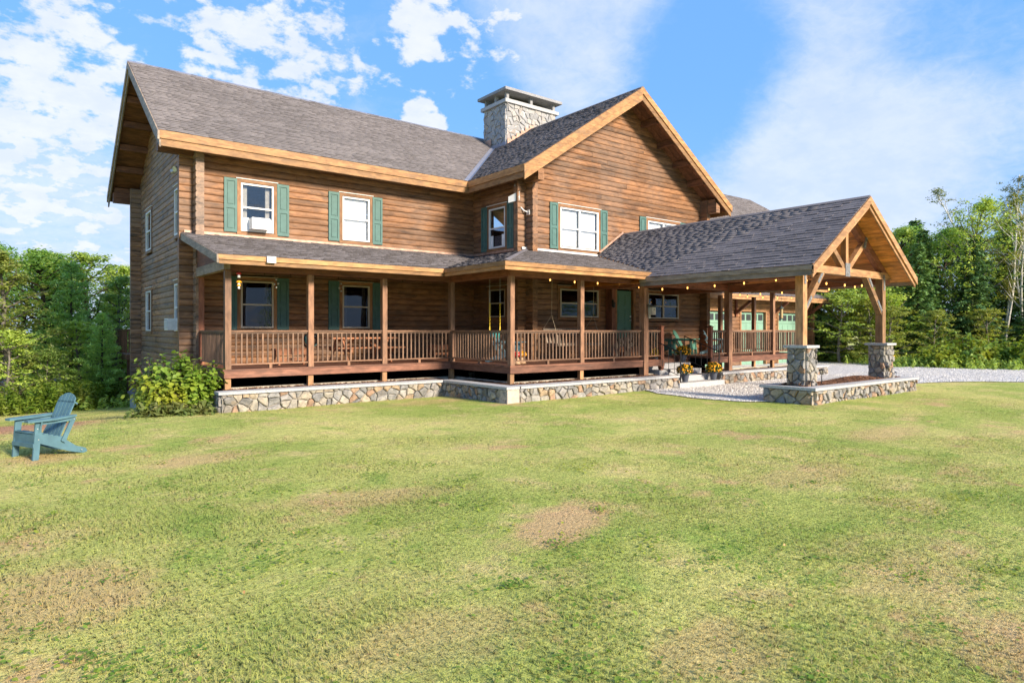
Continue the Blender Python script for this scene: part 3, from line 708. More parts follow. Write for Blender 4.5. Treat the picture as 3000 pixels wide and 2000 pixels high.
for u0, u1 in ((W_J[0] - .46, W_J[0] - .105), (W_J[1] + .105, W_J[1] + .46)): shutter('y', XJ, u0, u1, 4.55, 6.11)
for a, b in W_G:
    window('y', XM, a, b, *UW, screen=True, case='weathered_log'); window('y', XM, a, b, 1.80, 3.20, screen=True, case='weathered_log')
# entry door with six panels
dr = put('door', B(DOOR[0] + .03, DOOR[1] - .03, YF2 + .05, YF2 + .09, DOOR[2] + .02, DOOR[3] - .03), 'door_green', house)
for cx in (.27, .73):
    for z0, z1 in ((.10, .32), (.38, .66), (.72, .93)):
        uu = DOOR[0] + .03 + cx * (DOOR[1] - DOOR[0] - .06); dz = DOOR[3] - DOOR[2] - .05
        put('panel', B(uu - .14, uu + .14, YF2 + .042, YF2 + .052, DOOR[2] + .02 + z0 * dz, DOOR[2] + .02 + z1 * dz).box(uu - .10, uu + .10, YF2 + .034, YF2 + .044, DOOR[2] + .06 + z0 * dz, DOOR[2] - .02 + z1 * dz), 'door_green', dr)
put('handle', MB().tube([(DOOR[1] - .10, YF2 + .05, 2.19), (DOOR[1] - .10, YF2 - .02, 2.19), (DOOR[1] - .2, YF2 - .02, 2.19)], .014, 8), 'bright_bolt', dr)
put('lock', MB().tube([(DOOR[1] - .10, YF2 + .05, 2.33), (DOOR[1] - .10, YF2 + .0, 2.33)], .028, 10), 'bright_bolt', dr)
for u0, u1, z0, z1 in ((DOOR[0] - .12, DOOR[0] - .002, DOOR[2], DOOR[3] + .02), (DOOR[1] + .002, DOOR[1] + .12, DOOR[2], DOOR[3] + .02), (DOOR[0] - .13, DOOR[1] + .13, DOOR[3] + .021, DOOR[3] + .14)):
    put('casing', B(u0, u1, YF2 - .045, YF2 + .1, z0, z1), 'casing_z', dr)
for i, (y0, zt) in enumerate(((YF2 - .02 - .32, 1.22), (YF2 - .02 - .64, 1.06))):
    put('door_step', B(DOOR[0] - .2 - .1 * i, DOOR[1] + .2 + .1 * i, y0, YF2 - .06 - .32 * i, .92, zt), 'cedar_x', house)
# wall post beside the door
put('wall_post', B(16.93, 17.13, YF2 - .32, YF2 - .02, .92, 3.42), 'redtimber_z', house)

# ---- chimney
def voronoi_cells(w_, h_, size, seed, squash=1.0, jit=.42):
    rr = np.random.default_rng(seed); pts = []; r = 0; y = -size
    while y < h_ + size:
        sx = size * rr.uniform(.8, 1.35); x = -sx * rr.random()
        while x < w_ + sx:
            pts.append((x + rr.uniform(-jit, jit) * size, y + rr.uniform(-jit, jit) * size * squash)); x += sx * rr.uniform(.7, 1.4)
        y += size * squash; r += 1
    P = np.array(pts); cells = []
    for i, p in enumerate(P):
        poly = [(0, 0), (w_, 0), (w_, h_), (0, h_)]
        d = np.hypot(*(P - p).T); order = np.argsort(d)[1:18]
        for j in order:
            q = P[j]; mx_ = (p + q) / 2; nrm = q - p
            new = []
            for k in range(len(poly)):
                a, b = np.array(poly[k]), np.array(poly[(k + 1) % len(poly)])
                da, db = np.dot(a - mx_, nrm), np.dot(b - mx_, nrm)
                if da <= 0: new.append(tuple(a))
                if (da < 0 < db) or (db < 0 < da): new.append(tuple(a + (b - a) * da / (da - db)))
            poly = new
            if len(poly) < 3: break
        if len(poly) >= 3:
            A = .5 * sum(poly[k][0] * poly[(k + 1) % len(poly)][1] - poly[(k + 1) % len(poly)][0] * poly[k][1] for k in range(len(poly)))
            if A > .0035: cells.append(poly)
    return cells
def stones(parent, o, ua, va, na, w_, h_, size, seed, proud=.05, joint=.008, name='stone', squash=.85, clip=None, m='fieldstone'):
    """irregular stones on a rectangular face: origin o, unit axes ua (along), va (up), na (outward)"""
    o, ua, va, na = Vector(o), Vector(ua), Vector(va), Vector(na); rr = random.Random(seed)
    for poly in voronoi_cells(w_, h_, size, seed, squash):
        c = np.mean(poly, axis=0)
        if clip and clip(c[0], c[1]): continue
        # roughen the outline
        P = []
        for k in range(len(poly)):
            a, b = np.array(poly[k]), np.array(poly[(k + 1) % len(poly)])
            if np.hypot(*(b - a)) < .012: continue
            P.append(a)
            if np.hypot(*(b - a)) > .09:
                mid = a + (b - a) * rr.uniform(.4, .6); edge = min(mid[0], w_ - mid[0], mid[1], h_ - mid[1]) < .004
                if not edge: mid = mid + (c - mid) * rr.uniform(-.05, .14)
                P.append(mid)
        if len(P) < 3: continue
        n = len(P); pr = proud * rr.uniform(.6, 1.5); tilt = (rr.uniform(-.2, .2), rr.uniform(-.2, .2))
        rings = []
        for shrink, dep in ((joint, -.03), (joint, pr * .62), (joint + .012, pr * .9), (None, pr)):
            ring = []
            for q in P:
                v_ = q - c; L = np.hypot(*v_) + 1e-6
                if shrink is None: k_ = .55
                else: k_ = max(.3, 1 - shrink / L * 1.2)
                qq = c + v_ * k_
                dd = dep + ((qq[0] - c[0]) * tilt[0] + (qq[1] - c[1]) * tilt[1] + rr.uniform(-.006, .006) if dep > 0 else 0)
                ring.append(o + ua * qq[0] + va * qq[1] + na * dd)
            rings.append(ring)
        vs = [p for r_ in rings for p in r_]; fs = []
        flipped = ua.cross(va).dot(na) < 0
        for i in range(3):
            for k in range(n): fs.append((i * n + k, i * n + (k + 1) % n, (i + 1) * n + (k + 1) % n, (i + 1) * n + k))
        fs.append(tuple(3 * n + k for k in range(n)))
        if flipped: fs = [f[::-1] for f in fs]
        put(name, MB().add(vs, fs), m, parent)
CX0, CX1, CY0, CY1, CZ = 16.62, 19.45, 21.71, 23.38, 11.41
chim = put('chimney', B(CX0 + .04, CX1 - .04, CY0 + .04, CY1 - .04, 8.6, CZ - .004), 'mortar_white', house)
roofz = lambda x: ZE + (x - 12.53) * S if x < RX else ZE + (23.36 - x) * S
stones(chim, (CX0 + .04, CY0 + .04, 9.3), (1, 0, 0), (0, 0, 1), (0, -1, 0), CX1 - CX0 - .08, CZ - 9.3, .27, 11, .045, m='fieldstone_grey', clip=lambda u, v: 9.3 + v < roofz(CX0 + u) - .1)
stones(chim, (CX0 + .04, CY0 + .04, 9.3), (0, 1, 0), (0, 0, 1), (-1, 0, 0), CY1 - CY0 - .08, CZ - 9.3, .26, 12, .045, m='fieldstone_grey')
put('cap_ledge', B(CX0 - .08, CX1 + .08, CY0 - .07, CY1 + .08, CZ, CZ + .15), 'granite', chim)
put('cap_slab', B(CX0 - .17, CX1 + .19, CY0 - .19, CY1 + .19, 11.885, 12.0), 'granite_dark', chim)
for x in (CX0 + .12, (CX0 + CX1) / 2, CX1 - .12):
    for y in (CY0 + .1, (CY0 + CY1) / 2, CY1 - .1):
        if x == (CX0 + CX1) / 2 and CY0 + .15 < y < CY1 - .15: continue
        put('cap_post', B(x - .065, x + .065, y - .065, y + .065, CZ + .151, 11.884), 'granite_dark', chim)
put('flue', B(CX0 + .4, CX1 - .4, CY0 + .35, CY1 - .35, CZ + .151, CZ + .3), 'dark_hole', chim)
for i in range(7):                             # stepped copper flashing up the slope
    x = CX0 + .04 + i * .24
    if x < RX: put('flashing', B(x, x + .245, CY0 - .052, CY0 - .044, roofz(x) - .1, roofz(x) + .24), 'copper', chim)
put('flashing', B(CX0 - .055, CX0 - .046, CY0 - .05, CY0 + 1.0, roofz(CX0) - .1, roofz(CX0) + .12), 'lead_grey', chim)
put('flashing', B(CX0 - .056, CX0 - .047, CY0 + 1.0, CY1, roofz(CX0), roofz(CX0) + .45), 'copper', chim)

# ---- porch
XD0, XD1, XD2 = 4.05, 10.33, 25.45
YD1, YD2 = 16.18, 13.31
ZD, ZDB, ZRL = .905, .70, 1.83
ZP, PS = 3.54, .245
porch = house
def prf(name, pl, poly, seed, m='shingle_dark', **k): return roof(name, house, pl, poly, m, seed, .12, ex=.13, wmin=.12, wmax=.3, **k)
KP = math.sqrt(1 + PS * PS)
pp1 = Plane((3.76, 15.49, ZP), (1, 0, 0), (0, 1, 0), PS)
pr1 = prf('porch_roof', pp1, [(0, 0), (5.93, 0), (9.6, 3.67 * KP), (9.6, 3.8 * KP), (0, 3.8 * KP)], 21, 'shingle_brown')
pp2 = Plane((9.69, 12.68, ZP), (0, 1, 0), (1, 0, 0), PS)
pr2 = prf('porch_roof', pp2, [(0, 0), (2.81, 0), (6.48, 3.67 * KP), (3.67, 3.67 * KP)], 22, 'shingle_brown')
pp3 = Plane((9.69, 12.68, ZP), (1, 0, 0), (0, 1, 0), PS)
pr3 = prf('porch_roof', pp3, [(0, 0), (5.45, 0), (6.78, 3.62 * KP), (3.62, 3.62 * KP)], 23)
pp4 = Plane((20.56, 12.68, ZP), (1, 0, 0), (0, 1, 0), PS)
pr4 = prf('porch_roof', pp4, [(0, 0), (5.24, 0), (5.24, 3.62 * KP), (-1.3, 3.62 * KP)], 24)
put('hip_cap', MB().prism([pp3.p(-.02, 0, .03), pp3.p(.12, 0, .02), pp3.p(3.7, 3.62 * KP, .02), pp3.p(3.56, 3.62 * KP, .03)], (0, 0, .01)), 'shingle_dark', pr3)
def pfascia(x0, x1, y, par, m='fascia_x', side=-1):
    put('fascia_board', B(x0, x1, y - .045, y, ZP - .115, ZP - .005), m, par); put('fascia_board', B(x0 + .02, x1, y - .012, y + .03, ZP - .21, ZP - .116), m, par)
pfascia(3.75, 9.65, 15.488, pr1); pfascia(9.644, 15.2, 12.678, pr3); pfascia(20.7, 25.83, 12.678, pr4)
put('fascia_board', B(9.644, 9.689, 12.68, 15.44, ZP - .115, ZP - .005), 'fascia_y', pr2); put('fascia_board', B(9.676, 9.72, 12.71, 15.47, ZP - .21, ZP - .116), 'fascia_y', pr2)
put('fascia_board', MB().prism([(3.715, 15.445, ZP - .01), (3.715, 19.25, ZP + 3.76 * PS - .01), (3.715, 19.25, ZP + 3.76 * PS - .2), (3.715, 15.445, ZP - .2)], (.045, 0, 0)), 'greywood_y', pr1)
put('fascia_board', MB().prism([(25.8, 12.64, ZP - .01), (25.8, 16.28, ZP + 3.6 * PS - .01), (25.8, 16.28, ZP + 3.6 * PS - .2), (25.8, 12.64, ZP - .2)], (.045, 0, 0)), 'fascia_y', pr4)
put('flashing', B(3.8, XJ, YF1 - .05, YF1 - .035, 4.45, 4.53), 'copper', pr1); put('flashing', B(XJ - .05, XJ - .035, YF2, YF1 - .05, 4.45, 4.53), 'copper', pr2)
put('flashing', B(XJ - .2, 16.5, YF2 - .06, YF2 - .035, 4.43, 4.50), 'white_vinyl', pr3)
# infill boards on the left end of the porch roof
for i in range(3):
    z0 = 3.50 + i * .2; ya = 15.49 + max(0, (z0 + .2 + .13 - ZP)) / PS; ya = max(ya, 16.25)
    if ya < 19: put('infill_board', B(XM + .02, XM + .06, ya, 18.85, z0, z0 + .195), 'redtimber_y', house)
put('end_beam', B(XM + .0, XM + .14, 16.1, 19.0, 3.26, 3.49), 'greywood_y', house)
# ceiling boards
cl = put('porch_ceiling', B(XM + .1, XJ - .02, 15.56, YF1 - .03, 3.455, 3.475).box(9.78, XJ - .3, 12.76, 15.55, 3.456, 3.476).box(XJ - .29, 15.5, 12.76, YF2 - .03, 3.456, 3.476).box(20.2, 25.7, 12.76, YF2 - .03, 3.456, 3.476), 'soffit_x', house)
put('beam', B(XD0 + .02, XD1 + .16, YD1 + .02, YD1 + .16, 3.24, 3.452), 'redtimber_x', house)
put('beam', B(XD1 + .02, XD1 + .16, YD2 + .17, YD1 + .015, 3.24, 3.451), 'redtimber_y', house)
put('beam', B(XD1 + .02, XD2, YD2 + .02, YD2 + .16, 3.24, 3.452), 'redtimber_x', house)
# deck: rim boards, planks
dk = put('deck', B(XD0 + .05, XJ - .1, YD1 + .06, YF1 - .04, .70, .862).box(XD1 + .05, XJ - .11, YD2 + .06, YD1 + .05, .70, .863).box(XJ - .1, 16.55, YD2 + .06, YF2 - .04, .70, .862).box(16.56, 19.0, 14.25, YF2 - .04, .70, .863).box(19.01, XD2 - .05, YD2 + .06, YF2 - .04, .70, .862), 'dark_hole', house)
y = YD2 - .015
while y < YF1 - .05:
    x0 = XD1 - .015 if y < YD1 - .02 else XD0 - .015
    x1 = XJ - .03 if y > YF2 - .1 else XD2
    if y < YF2 - .1 and y + .13 > YF2: x1 = XJ - .03
    if y < 14.18 and x1 > 16:
        put('plank', B(x0, 16.54, y, y + .134, .864, ZD), 'deck_x', dk); put('plank', B(19.02, x1, y, y + .134, .864, ZD), 'deck_x', dk)
    else: put('plank', B(x0, x1, y, y + .134, .864, ZD), 'deck_x', dk)
    y += .139
def rim(x0, x1, y0, y1, m): put('rim_board', B(x0, x1, y0, y1, ZDB, .861), m, dk)
rim(XD0, XD1 - .001, YD1, YD1 + .045, 'deck_x'); rim(XD1, XD1 + .045, YD2 + .046, YD1, 'deck_y'); rim(XD1, 16.54, YD2, YD2 + .045, 'deck_x')
rim(XD0, XD0 + .045, YD1 + .046, YF1 - .3, 'deck_y'); rim(16.55, 19.0, 14.2, 14.245, 'deck_x'); rim(19.02, XD2, YD2, YD2 + .045, 'deck_x'); rim(XD2 - .045, XD2, YD2 + .046, YF2 - .1, 'deck_y')
rim(16.495, 16.54, YD2 + .046, 14.2, 'deck_y'); rim(19.02, 19.065, YD2 + .046, 14.2, 'deck_y')
PW = .14
posts = [(XD0 + .03, YD1 + .02), (6.08, YD1 + .02), (8.15, YD1 + .02), (XD1 + .02, YD1 + .02), (XD1 + .02, YD2 + .02), (12.87, YD2 + .02), (22.95, YD2 + .02), (XD2 - .17, YD2 + .02), (22.85, 15.55), (XD2 - .17, 15.55)]
for x, y in posts:
    put('porch_post', B(x, x + PW, y, y + PW, ZD + .001, 3.239), 'post_z', house)
    put('footing_post', B(x + .003, x + PW - .003, y + .026, y + PW - .003, .25, ZDB - .002), 'timber_z', house)
put('wall_post', B(XD0 + .04, XD0 + .18, YF1 - .36, YF1 - .22, ZD, 3.25), 'redtimber_z', house)
# under-deck pale edging
for x0, x1, y0, y1 in ((XD0 + .1, XD1 + .2, YD1 + .25, YD1 + .33), (XD1 + .25, XD1 + .33, YD2 + .33, YD1 + .24), (XD1 + .25, 16.4, YD2 + .24, YD2 + .32), (19.2, XD2, YD2 + .24, YD2 + .32)):
    put('edging_strip', B(x0, x1, y0, y1, .2, .455), 'pale_strip', house)
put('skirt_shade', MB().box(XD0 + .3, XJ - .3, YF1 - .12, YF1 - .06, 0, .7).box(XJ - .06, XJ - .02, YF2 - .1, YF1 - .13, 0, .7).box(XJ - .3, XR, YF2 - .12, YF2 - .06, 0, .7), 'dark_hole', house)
cs_ = put('crawl_space', B(XD0 + .3, XD1 + .34, YD1 + .35, YF1 - .1, -.3, .12).box(XD1 + .35, XD2 - .1, YD2 + .34, YF2 - .15, -.3, .119), 'soil', house)
# railings
def railing(p0, p1, mid=True):
    p0, p1 = Vector(p0), Vector(p1); d = (p1 - p0); L = d.length; d.normalize(); ax = 'x' if abs(d.x) > .5 else 'y'
    z = lambda p, zz_: (p.x, p.y, zz_)
    rl = put('railing', MB().beam(z(p0, ZRL - .02), z(p1, ZRL - .02), .09, .038), 'post_' + ax, house)
    put('lower_rail', MB().beam(z(p0, 1.02), z(p1, 1.02), .085, .036), 'post_' + ax, rl)
    put('upper_rail', MB().beam(z(p0, ZRL - .06), z(p1, ZRL - .06), .036, .038), 'baluster_' + ax, rl)
    n = max(2, round(L / .128)); first = None
    for i in range(1, n):
        q = p0 + d * (L * i / n)
        if first is None:
            first = put('baluster', B(q.x - .018, q.x + .018, q.y - .018, q.y + .018, 1.039, ZRL - .08), 'baluster_z', rl); q0 = q
        else:
            o = first.copy(); COL.objects.link(o); o.location = (q.x - q0.x, q.y - q0.y, 0)
    if mid:
        q = p0 + d * L / 2; put('rail_block', B(q.x - .035, q.x + .035, q.y - .035, q.y + .035, ZD + .001, 1.001), 'post_z', rl)
yr1, yr2 = YD1 + .09, YD2 + .09
railing((XD0 + .171, yr1, 0), (6.079, yr1, 0)); railing((6.221, yr1, 0), (8.149, yr1, 0)); railing((8.291, yr1, 0), (XD1 + .019, yr1, 0))
xr = XD1 + .09
railing((xr, YD2 + .161, 0), (xr, YD1 + .019, 0)); railing((XD1 + .161, yr2, 0), (12.869, yr2, 0)); railing((13.011, yr2, 0), (15.53, yr2, 0)); railing((15.74, yr2, 0), (16.40, yr2, 0), False)
railing((XD0 + .1, YD1 + .161, 0), (XD0 + .1, YF1 - .37, 0))
railing((19.18, yr2, 0), (20.0, yr2, 0), False); railing((20.24, yr2, 0), (22.949, yr2, 0)); railing((23.091, yr2, 0), (XD2 - .171, yr2, 0)); railing((XD2 - .1, YD2 + .161, 0), (XD2 - .1, 15.549, 0)); railing((22.991, 15.62, 0), (XD2 - .171, 15.62, 0))
for x in (16.41, 19.03):
    nw = put('newel_post', B(x, x + .13, YD2 + .03, YD2 + .16, ZDB - .1, 1.93), 'redtimber_z', house)
    c = Vector((x + .065, YD2 + .095, 0)); mb = MB().box(c.x - .085, c.x + .085, c.y - .085, c.y + .085, 1.931, 1.955)
    mb.add([(c.x - .075, c.y - .075, 1.9551), (c.x + .075, c.y - .075, 1.9551), (c.x + .075, c.y + .075, 1.9551), (c.x - .075, c.y + .075, 1.9551), (c.x, c.y, 2.0)], [(0, 1, 4), (1, 2, 4), (2, 3, 4), (3, 0, 4)])
    put('post_cap', mb, 'redtimber_x', nw); put('footing_post', B(x + .01, x + .12, YD2 + .05, YD2 + .15, .25, ZDB - .102), 'redtimber_z', nw)
# recessed lights
for x, y in ((4.64, 16.62), (6.55, 16.62), (10.78, 15.62)):
    rl = put('recessed_light', MB().lathe([(.085, 0), (.085, .012)], (x, y, 3.4435), 20), 'white_vinyl', house); put('lens', MB().lathe([(.065, 0), (.065, .006)], (x, y, 3.4365), 20), 'can_glow', rl)
# rear deck, seen past the left corner
rd = put('rear_deck', B(3.62, 12, 28.4, 31.4, .70, .9), 'soffit_x', house)
for x0, x1, y0, y1 in ((3.62, 12, 28.4, 28.45), (3.62, 3.67, 28.46, 31.4)): put('rail_top', B(x0, x1, y0, y1, 1.80, 1.86), 'soffit_x', rd)
for i in range(24): y = 28.5 + i * .12; put('baluster', B(3.63, 3.665, y, y + .035, .95, 1.799), 'soffit_z', rd)
for i in range(12): x = 3.7 + i * .1; put('baluster', B(x, x + .035, 28.41, 28.445, .95, 1.799), 'soffit_z', rd)
for x, y in ((3.72, 28.9), (3.72, 31.2)): put('deck_leg', B(x, x + .15, y, y + .15, -1.6, .699), 'soffit_z', rd)
put('brace', MB().beam((3.8, 29.0, -.2), (4.6, 29.0, .6), .1, .1), 'soffit_x', rd)
# cellar hatch with a small sloping roof at the foot of the gable
ht = put('cellar_hatch', MB().prism([(3.45, 24.6, -.9), (XM, 24.6, -.9), (XM, 24.6, -.02), (3.45, 24.6, -.36)], (0, 1.6, 0)), 'concrete', house)
put('hatch_roof', MB().prism([(3.38, 24.5, -.38), (XM, 24.5, -.01), (XM, 24.5, .04), (3.38, 24.5, -.33)], (0, 1.8, 0)), 'shingle_dark', ht)

# ------------------------------------------------------------------ entrance portico
PX0, PX1, PXR, PY0 = 14.90, 20.80, 17.85, 7.66
ZPE = 3.38; PSL = .663; KPS = math.sqrt(1 + PSL * PSL); PH = PXR - PX0
portico = thing('portico', (PXR, 8.3, 0), 'open timber framed portico with shingled gable roof over the drive', 'portico')
ppl = Plane((PX0, PY0, ZPE), (0, 1, 0), (1, 0, 0), PSL)
v1 = .24 * KPS; v2 = 1.60 * KPS
pol = [(0, 0), (5.02, 0), (5.02, v1), (8.6, v2), (8.6, PH * KPS), (0, PH * KPS)]
prl = roof('roof', portico, ppl, pol, 'shingle_dark', 31, .16, ex=.142, wmin=.17, wmax=.42, soff='pine_y', individual=295)
ppr = Plane((PX1, PY0, ZPE), (0, 1, 0), (-1, 0, 0), PSL)
prr = roof('roof', portico, ppr, pol, 'shingle_dark', 32, .16, ex=.3, soff='pine_y')
zpr = ZPE + PH * PSL
put('ridge_cap', MB().prism([(PXR - .12, PY0 - .02, zpr - .05), (PXR, PY0 - .02, zpr + .03), (PXR + .12, PY0 - .02, zpr - .05)], (0, 8.6, 0)), 'shingle_dark', prl)
def pf(par, x0, x1, m): 
    put('fascia_board', B(x0[0], x0[1], PY0 - .04, 12.9, ZPE - .125, ZPE - .008), m, par); put('fascia_board', B(x1[0], x1[1], PY0 + .02, 12.9, ZPE - .25, ZPE - .126), m, par)
pf(prl, (PX0 - .04, PX0 - .002), (PX0 - .015, PX0 + .03), 'greywood_y'); pf(prr, (PX1 + .002, PX1 + .04), (PX1 - .03, PX1 + .015), 'greywood_y')
rake(prl, 'x', PY0 - .002, PX0 - .04, PXR, ZPE - .03, zpr, 'timber_x', .01, .20, .04); rake(prr, 'x', PY0 - .003, PX1 + .04, PXR, ZPE - .03, zpr, 'timber_x', .01, .20, .04)
rake(prl, 'x', PY0 + .04, PX0, PXR, ZPE - .01, zpr, 'timber_x', .201, .30, .04); rake(prr, 'x', PY0 + .041, PX1, PXR, ZPE - .01, zpr, 'timber_x', .201, .30, .04)
put('flashing', MB().prism([ppl.p(8.57, v2, .03), ppl.p(8.57, PH * KPS, .03), ppl.p(8.57, PH * KPS, .10), ppl.p(8.57, v2, .10)], (0, -.01, 0)), 'copper', prl)
# ceiling planks under both slopes
for sgn, par in ((1, prl), (-1, prr)):
    for i in range(14):
        a0, a1 = i / 14, (i + .965) / 14
        f = lambda a: Vector((PXR - sgn * (PH - .06) * (1 - a), PY0 + .08, ZPE + (.06 + a * (PH - .06)) * PSL - .172))
        p0, p1 = f(a0), f(a1); put('ceiling_plank', MB().prism([p0, p1, p1 + Vector((0, 8.3, 0)), p0 + Vector((0, 8.3, 0))], (0, 0, -.012)), 'pine_y', par)
CW = .2; CXL, CXR_, CYF = 15.51, 19.99, 8.22
def plate2(p0, p1, w_, parent, n=3):
    """bolted steel strap lying on a -Y face"""
    p0, p1 = Vector(p0), Vector(p1); q = put('steel_plate', MB().beam(p0, p1, w_, .012, (0, -1, 0)), 'steel_plate', parent)
    for i in range(n):
        c = p0 + (p1 - p0) * ((i + .5) / n)
        put('bolt', MB().tube([c, c + Vector((0, -.02, 0))], .017, 8), 'bright_bolt', q)
ZC0, ZC1 = 3.30, 3.49                       # bottom chord
for x in (CXL, CXR_):
    colm = put('column', B(x, x + CW, CYF, CYF + CW, 1.461, ZC0 - .001), 'timber_z', portico)
    plate2((x + .1, CYF - .006, ZC0 - .32), (x + .1, CYF - .006, ZC0 + .12), .085, colm, 2)
    s = 1 if x == CXL else -1; xc = x + CW if s > 0 else x
    br = put('knee_brace', MB().beam((xc - s * .05, CYF + .1, 2.32), (xc + s * .88, CYF + .1, ZC0 + .03), .15, .15, (0, 0, 1)), 'timber_x', portico)
    put('column', B(x, x + CW, 13.27, 13.27 + CW, .25, 3.449), 'post_z', portico)      # on the deck side
    plate2((x + .1, 13.27 - .006, 3.2), (x + .1, 13.27 - .006, 3.38), .1, portico, 2)
    plate2((xc - s * .02, CYF + .019, 2.36), (xc + s * .26, CYF + .019, 2.68), .085, br, 3); plate2((xc + s * .60, CYF + .019, 3.05), (xc + s * .84, CYF + .019, 3.33), .085, br, 3)
    put('side_beam', B(x + .01, x + CW - .01, CYF + .201, 13.269, 3.14, 3.40), 'redtimber_y', portico)
    put('side_beam', B(x + .01, x + CW - .01, 13.471, 16.2, 3.18, 3.44), 'redtimber_y', portico)
for yy in (CYF + .0,):
    put('tie_beam', B(PX0 + .12, PX1 - .12, yy + .005, yy + .165, ZC0, ZC1), 'timber_x', portico)
    put('king_post', B(PXR - .07, PXR + .07, yy + .012, yy + .15, ZC1 + .001, zpr - .3), 'timber_z', portico)
    for s in (1, -1):
        put('rafter', MB().prism([(PXR + s * (PH - .3), yy + .01, ZPE + .3 * PSL - .19), (PXR + s * .02, yy + .01, zpr - .19), (PXR + s * .02, yy + .01, zpr - .42), (PXR + s * (PH - .3), yy + .01, ZPE + .3 * PSL - .42)], (0, .16, 0)), 'redtimber_x', portico)
        put('strut', MB().beam((PXR + s * .1, yy + .085, ZC1 - .02), (PXR + s * 1.12, yy + .085, ZC1 + .80), .13, .14), 'timber_x', portico)
        plate2((PXR + s * 1.0, yy + .0, ZC1 + .62), (PXR + s * 1.15, yy + .0, ZC1 + .95), .12, portico, 3)
    plate2((PXR, yy - .003, ZC0 - .03), (PXR, yy - .003, ZC1 + .14), .26, portico, 2)
put('tie_beam', B(PX0 + .3, PX1 - .3, 13.3, 13.44, 3.20, 3.40), 'redtimber_x', portico)

# ------------------------------------------------------------------ garage wing
GX0, GX1, GY = 23.6, 35.2, 18.3
garage = thing('garage', (29.4, GY, 0), 'three bay log garage with pale green doors seen through the porch', 'garage')
doors = [(25.35, 27.68), (28.50, 30.80), (31.90, 34.20)]
gw = sub_empty('front_wall', garage); z = .10
while z < 3.62:
    edges = [GX0] + [q for d in doors for q in d] + [GX1]
    segs = [(edges[i], edges[i + 1]) for i in range(0, len(edges), 2)] if z < 2.72 else [(GX0, 29.6), (29.606, GX1)]
    for a, b in segs: make_log('x', GY, a, b, z, m='fascia_x' if z > 2.7 else 'log_x', parent=gw)
    z += CH
put('upper_wall', B(GX0, GX1, GY + .02, GY + .2, 3.6, 6.9), 'log_x', garage)
put('side_wall', MB().prism([(GX1 - .2, GY + .21, 0), (GX1 - .2, 26.4, 0), (GX1 - .2, 26.4, 6.9), (GX1 - .2, 22.4, 9.45), (GX1 - .2, GY + .21, 6.9)], (.18, 0, 0)), 'log_y', garage); put('rear_wall', B(GX0, GX1 - .21, 26.2, 26.4, 0, 6.9), 'log_x', garage)
for i in range(19): make_log('y', GX1, GY - .3, GY + .6, .1 + .09 + i * CH, m='log_y', parent=gw, side=1)
for a, b in doors:
    d = put('garage_door', B(a + .06, b - .06, GY + .10, GY + .14, .04, 2.70), 'garage_green', garage)
    for r in range(5):
        z0 = .06 + r * .527; n = 4; wd_ = (b - a - .16) / n
        for c in range(n):
            x0 = a + .08 + c * wd_
            if r < 4: put('panel', B(x0 + .05, x0 + wd_ - .05, GY + .088, GY + .099, z0 + .07, z0 + .45), 'garage_green', d)
            else:
                put('pane', B(x0 + .07, x0 + wd_ - .07, GY + .088, GY + .099, z0 + .14, z0 + .44), 'dark_pane', d)
        if r: put('seam', B(a + .06, b - .06, GY + .095, GY + .0995, z0 - .006, z0 + .004), 'dark_hole', d)
    for u0, u1, z0, z1 in ((a - .04, a + .058, .05, 2.74), (b - .058, b + .04, .05, 2.74), (a - .05, b + .05, 2.741, 2.84)): put('casing', B(u0, u1, GY - .04, GY + .12, z0, z1), 'timber_z', d)
gp = Plane((GX0, 17.3, 3.50), (1, 0, 0), (0, 1, 0), .4)
pent = roof('pent_roof', garage, gp, [(0, 0), (GX1 - GX0 + .75, 0), (GX1 - GX0, 1.0 * 1.077), (0, 1.0 * 1.077)], 'shingle_dark', 41, .1, ex=.13)
put('fascia_board', B(GX0, GX1 + .78, 17.255, 17.298, 3.39, 3.495), 'timber_x', pent); put('fascia_board', B(GX0, GX1 + .74, 17.29, 17.33, 3.26, 3.389), 'timber_x', pent)
for x in (28.09, 31.35, 35.0):
    bk = put('bracket', MB().beam((x, GY - .02, 2.62), (x, 17.42, 3.24), .12, .14), 'redtimber_y', garage); put('bracket_post', B(x - .07, x + .07, GY - .1, GY - .03, 2.5, 3.3), 'redtimber_z', bk)
gr = Plane((GX0, 17.6, 6.72), (1, 0, 0), (0, 1, 0), .635)
roof('roof', garage, gr, [(0, 0), (GX1 - GX0 + .7, 0), (GX1 - GX0 + .7, 4.8 * 1.1846), (0, 4.8 * 1.1846)], 'shingle_brown', 42, .2)
gr2 = Plane((GX0, 27.2, 6.72), (1, 0, 0), (0, -1, 0), .635)
roof('roof', garage, gr2, [(0, 0), (GX1 - GX0 + .7, 0), (GX1 - GX0 + .7, 4.8 * 1.1846), (0, 4.8 * 1.1846)], 'shingle_brown', 43, .2, ex=.5)

